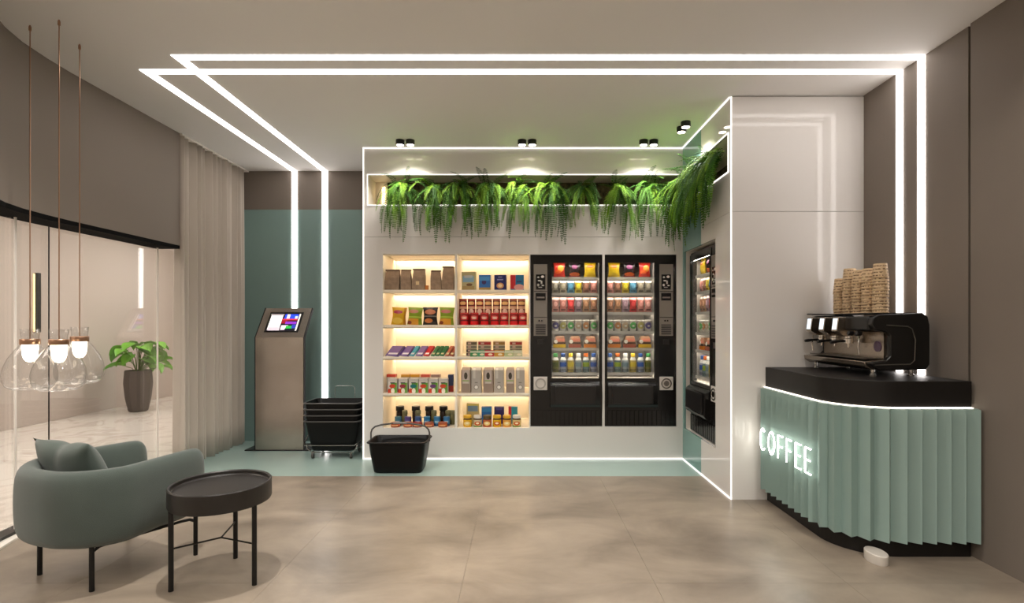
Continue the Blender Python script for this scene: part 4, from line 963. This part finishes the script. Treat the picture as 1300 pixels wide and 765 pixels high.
    for k in range(3):
        base, sh, nm_ = crow[k]
        o = item('crisp_bag', '%s crisp bag in the top row of the %s vending machine' % (nm_, mname), 'crisp bag', 'crisp bags in vending machines', bag_mesh(.118, .142, .05), printmat('vcrisp_'+nm_, base, sh, .25), W(.03+.15*(k+.5), .09, TR[0]+.001), (0, 0, rz), True)
    for i in (1, 2, 3):
        hh = (.122, .142, .100)[i-1]; ww = (.071, .071, .070)[i-1]
        for k in range(6):
            c_, nm_ = row_pack[i][5-k]
            x = .03+.075*(k+.5)
            if i == 3:
                m = printmat('vtub_'+nm_, (206, 200, 190), [('e', 0, .055, .030, .034, c_), ('r', 0, .092, .04, .006, (170, 160, 150)), ('e', 0, .05, .012, .008, (230, 226, 214))], .3)
                o = round_item('snack_tub', '%s snack tub in the fourth row of the %s vending machine' % (nm_, mname), 'snack tub', 'snack tubs in vending machines', W(x, .10, TR[i]+.001), [(.027, 0), (.029, .004), (.034, .096)], m, [(.036, .096), (.036, .104), (.030, .109)], mat('tub_lid', (200, 192, 182), .25))
                o.rotation_euler = (0, 0, rz)
            else:
                m = printmat('vpack%d_%s' % (i, nm_), c_, [('e', 0, hh*.55, .018, .024, tuple(min(255, int(v*1.25+20)) for v in c_)), ('r', 0, hh*.9, .04, .008, (210, 200, 190)), ('r', 0, hh*.15, .022, .008, tuple(int(v*.6) for v in c_))], .25)
                item('snack_pouch', '%s snack pouch in the %s row of the %s vending machine' % (nm_, ORD[i], mname), 'snack pouch', 'snack pouches in vending machines', bag_mesh(ww, hh, .035), m, W(x, .09, TR[i]+.001), (0, 0, rz), True)
    for k in range(3):
        c_, nm_ = (((206, 120, 40), 'orange'), ((170, 92, 70), 'brown'), ((220, 176, 40), 'yellow'))[k]
        m = printmat('sandwich_'+nm_, (150, 110, 84), [('r', 0, .012, .08, .022, c_), ('r', 0, .045, .06, .008, (70, 44, 32)), ('r', .01, .075, .04, .014, (186, 108, 86)), ('e', -.035, .06, .018, .018, (222, 214, 200))], .25)
        b = MB().loft([[(-.062, -.03, 0), (.062, -.03, 0), (.052, .05, 0), (-.052, .05, 0)], [(-.060, -.028, .06), (.060, -.028, .06), (.05, .05, .06), (-.05, .05, .06)], [(-.032, -.018, .112), (.044, -.018, .112), (.034, .04, .112), (-.03, .04, .112)]])
        item('sandwich_pack', '%s sandwich pack in the fifth row of the %s vending machine' % (nm_, mname), 'sandwich', 'sandwich packs in vending machines', b, m, W(.03+.15*(k+.5), .10, TR[4]+.001), (0, 0, rz))
    for k in range(6):
        kk_ = 5-k; cc, nm_ = row_cap[kk_]
        m = printmat('bottle_'+nm_, row_body[kk_], [('r', 0, .075, .06, .022, row_band[kk_]), ('r', 0, .13, .06, .014, (226, 222, 214)), ('r', 0, .02, .06, .012, tuple(int(v*.8) for v in row_body[kk_]))], .2)
        o = thing('drink_bottle', 'bottle with %s cap in the bottom row of the %s vending machine' % (nm_, mname), 'bottle', W(.03+.075*(k+.5), .10, TR[5]+.001), rz, 'bottles in vending machines')
        if ('bm', nm_) not in MC:
            MC['bm', nm_] = bottle_meshes(cc).mesh('bottle_body', m, True); MC['bc', nm_] = MB().lathe([(.020, .150), (.0215, .153), (.0215, .180), (.019, .184)], 14).mesh('cap', mat('cap_'+nm_, cc, .35), True)
        use('bottle_body', MC['bm', nm_], o); use('cap', MC['bc', nm_], o)
    return r
vending('black vending machine next to the lit shelves, control panel on its left', 'left', (V1[0], YP+.012, VZ0), 0, True, 1.0, 'plate')
vending('black vending machine beside the corner, control panel on its right', 'middle', (V2[0], YP+.012, VZ0), 0, False)
vending('black vending machine set into the side wall, seen at an angle', 'side-wall', (XS+.035, 5.062, VZ0-.005), -PI/2, False, 1.09)

# ------------------------------------------------------------------ ferns in the planter
M_fern = [mat('fern_green', (66, 108, 24), .7, noise=(12, .25), spec=.2), mat('fern_light', (108, 146, 36), .7, noise=(12, .25), spec=.2), mat('fern_dark', (42, 80, 20), .7, noise=(12, .25), spec=.2)]
def frond(L_, e0, e1, m, rs, wmax=.05, n=30, ex=.42):
    b = MB(); pts = []; p = Vector((0, 0, 0)); sway = rs.uniform(-.25, .25)
    for k in range(n+1):
        t_ = k/n; ang = e0+(e1-e0)*(t_**ex); d = Vector((math.cos(ang), sway*t_*.5, math.sin(ang)))
        pts.append((p.copy(), d.normalized())); p += d.normalized()*L_/n
    b.tube([q[0] for q in pts[::3]], .0016, 3)
    for k in range(2, n):
        t_ = k/n; c0, d = pts[k]; side = d.cross(Vector((0, 0, 1)))
        if side.length < .2: side = Vector((0, 1, 0))
        side.normalize(); up = side.cross(d).normalized()
        wl = wmax*min(1, t_*5+.25)*(1-t_)**.55*rs.uniform(.85, 1.1)+.004
        hw = L_/n*.34
        for s_ in (-1, 1):
            dr = (side*s_*.93+d*.30-up*rs.uniform(.0, .35)).normalized()
            tip = c0+dr*wl; mid = c0+dr*wl*.45
            i = len(b.v); b.v += [tuple(c0), tuple(mid+d*hw), tuple(tip), tuple(mid-d*hw)]; b.f.append((i, i+1, i+2, i+3))
    return b.mesh('frond', m, False, recalc=False)
rf = random.Random(5)
FR = {'hang': [], 'arch': [], 'up': []}
for k in range(8):
    FR['hang'].append(frond(rf.uniform(.54, .74), math.radians(rf.uniform(-15, 40)), math.radians(rf.uniform(-96, -86)), M_fern[k % 3], rf, .056, ex=rf.uniform(.24, .36)))
    FR['arch'].append(frond(rf.uniform(.34, .46), math.radians(rf.uniform(30, 60)), math.radians(rf.uniform(-85, -60)), M_fern[(k+1) % 3], rf, .050))
    if k < 5: FR['up'].append(frond(rf.uniform(.20, .30), math.radians(rf.uniform(65, 85)), math.radians(rf.uniform(-30, 20)), M_fern[(k*2) % 3], rf, .042))
def fern(loc, out, label, big=1.0, nh=19, na=10, nu=6, spread=1.2):
    r = thing('fern', label, 'fern', loc, out, 'ferns trailing from the planter')
    for kind, cnt in (('hang', nh), ('arch', na), ('up', nu)):
        for k in range(cnt):
            a = rf.uniform(-spread, spread)*(1.0 if kind != 'hang' else .9); s_ = big*rf.uniform(.8, 1.08)*(.86 if kind == 'hang' else 1)
            use('frond', rf.choice(FR[kind]), r, (rf.uniform(-.03, .03), rf.uniform(-.07, .07), rf.uniform(-.05, .03)), (rf.uniform(-.1, .1), rf.uniform(-.1, .1), a), (s_, s_, s_))
spots = [(509, 1.0, 'leftmost fern, beside the lit planter end'), (551, 1.0, 'second fern from the left'), (585, 1.0, 'third fern from the left'), (622, 1.0, 'fourth fern from the left'), (660, .9, 'fifth fern from the left, above the middle downlights\' wall patch'), (699, 1.0, 'sixth fern from the left'), (741, .85, 'seventh fern from the left, thinner'), (783, 1.0, 'eighth fern from the left'), (826, 1.0, 'ninth fern from the left, next to the corner')]
for px, s_, lb in spots:
    fern(((px-PX)*5.23/F, 5.20, PZ0+.185), -PI/2, 'green %s of the planter' % lb if 'end' not in lb else 'green '+lb, s_)
for y, s_, lb in ((5.00, 1.05, 'bushy bright fern hanging in the corner where the planter turns'), (4.80, 1.12, 'fern on the side wall next to the planter corner'), (4.60, 1.1, 'fern in the middle of the side wall planter'), (4.40, 1.05, 'darker fern on the side wall near its lit end'), (4.22, 1.0, 'fern at the end of the side wall planter closest to the viewer')):
    fern((XS+.0, y, PZ0+.17), PI, lb, s_, 24, 14, 4)
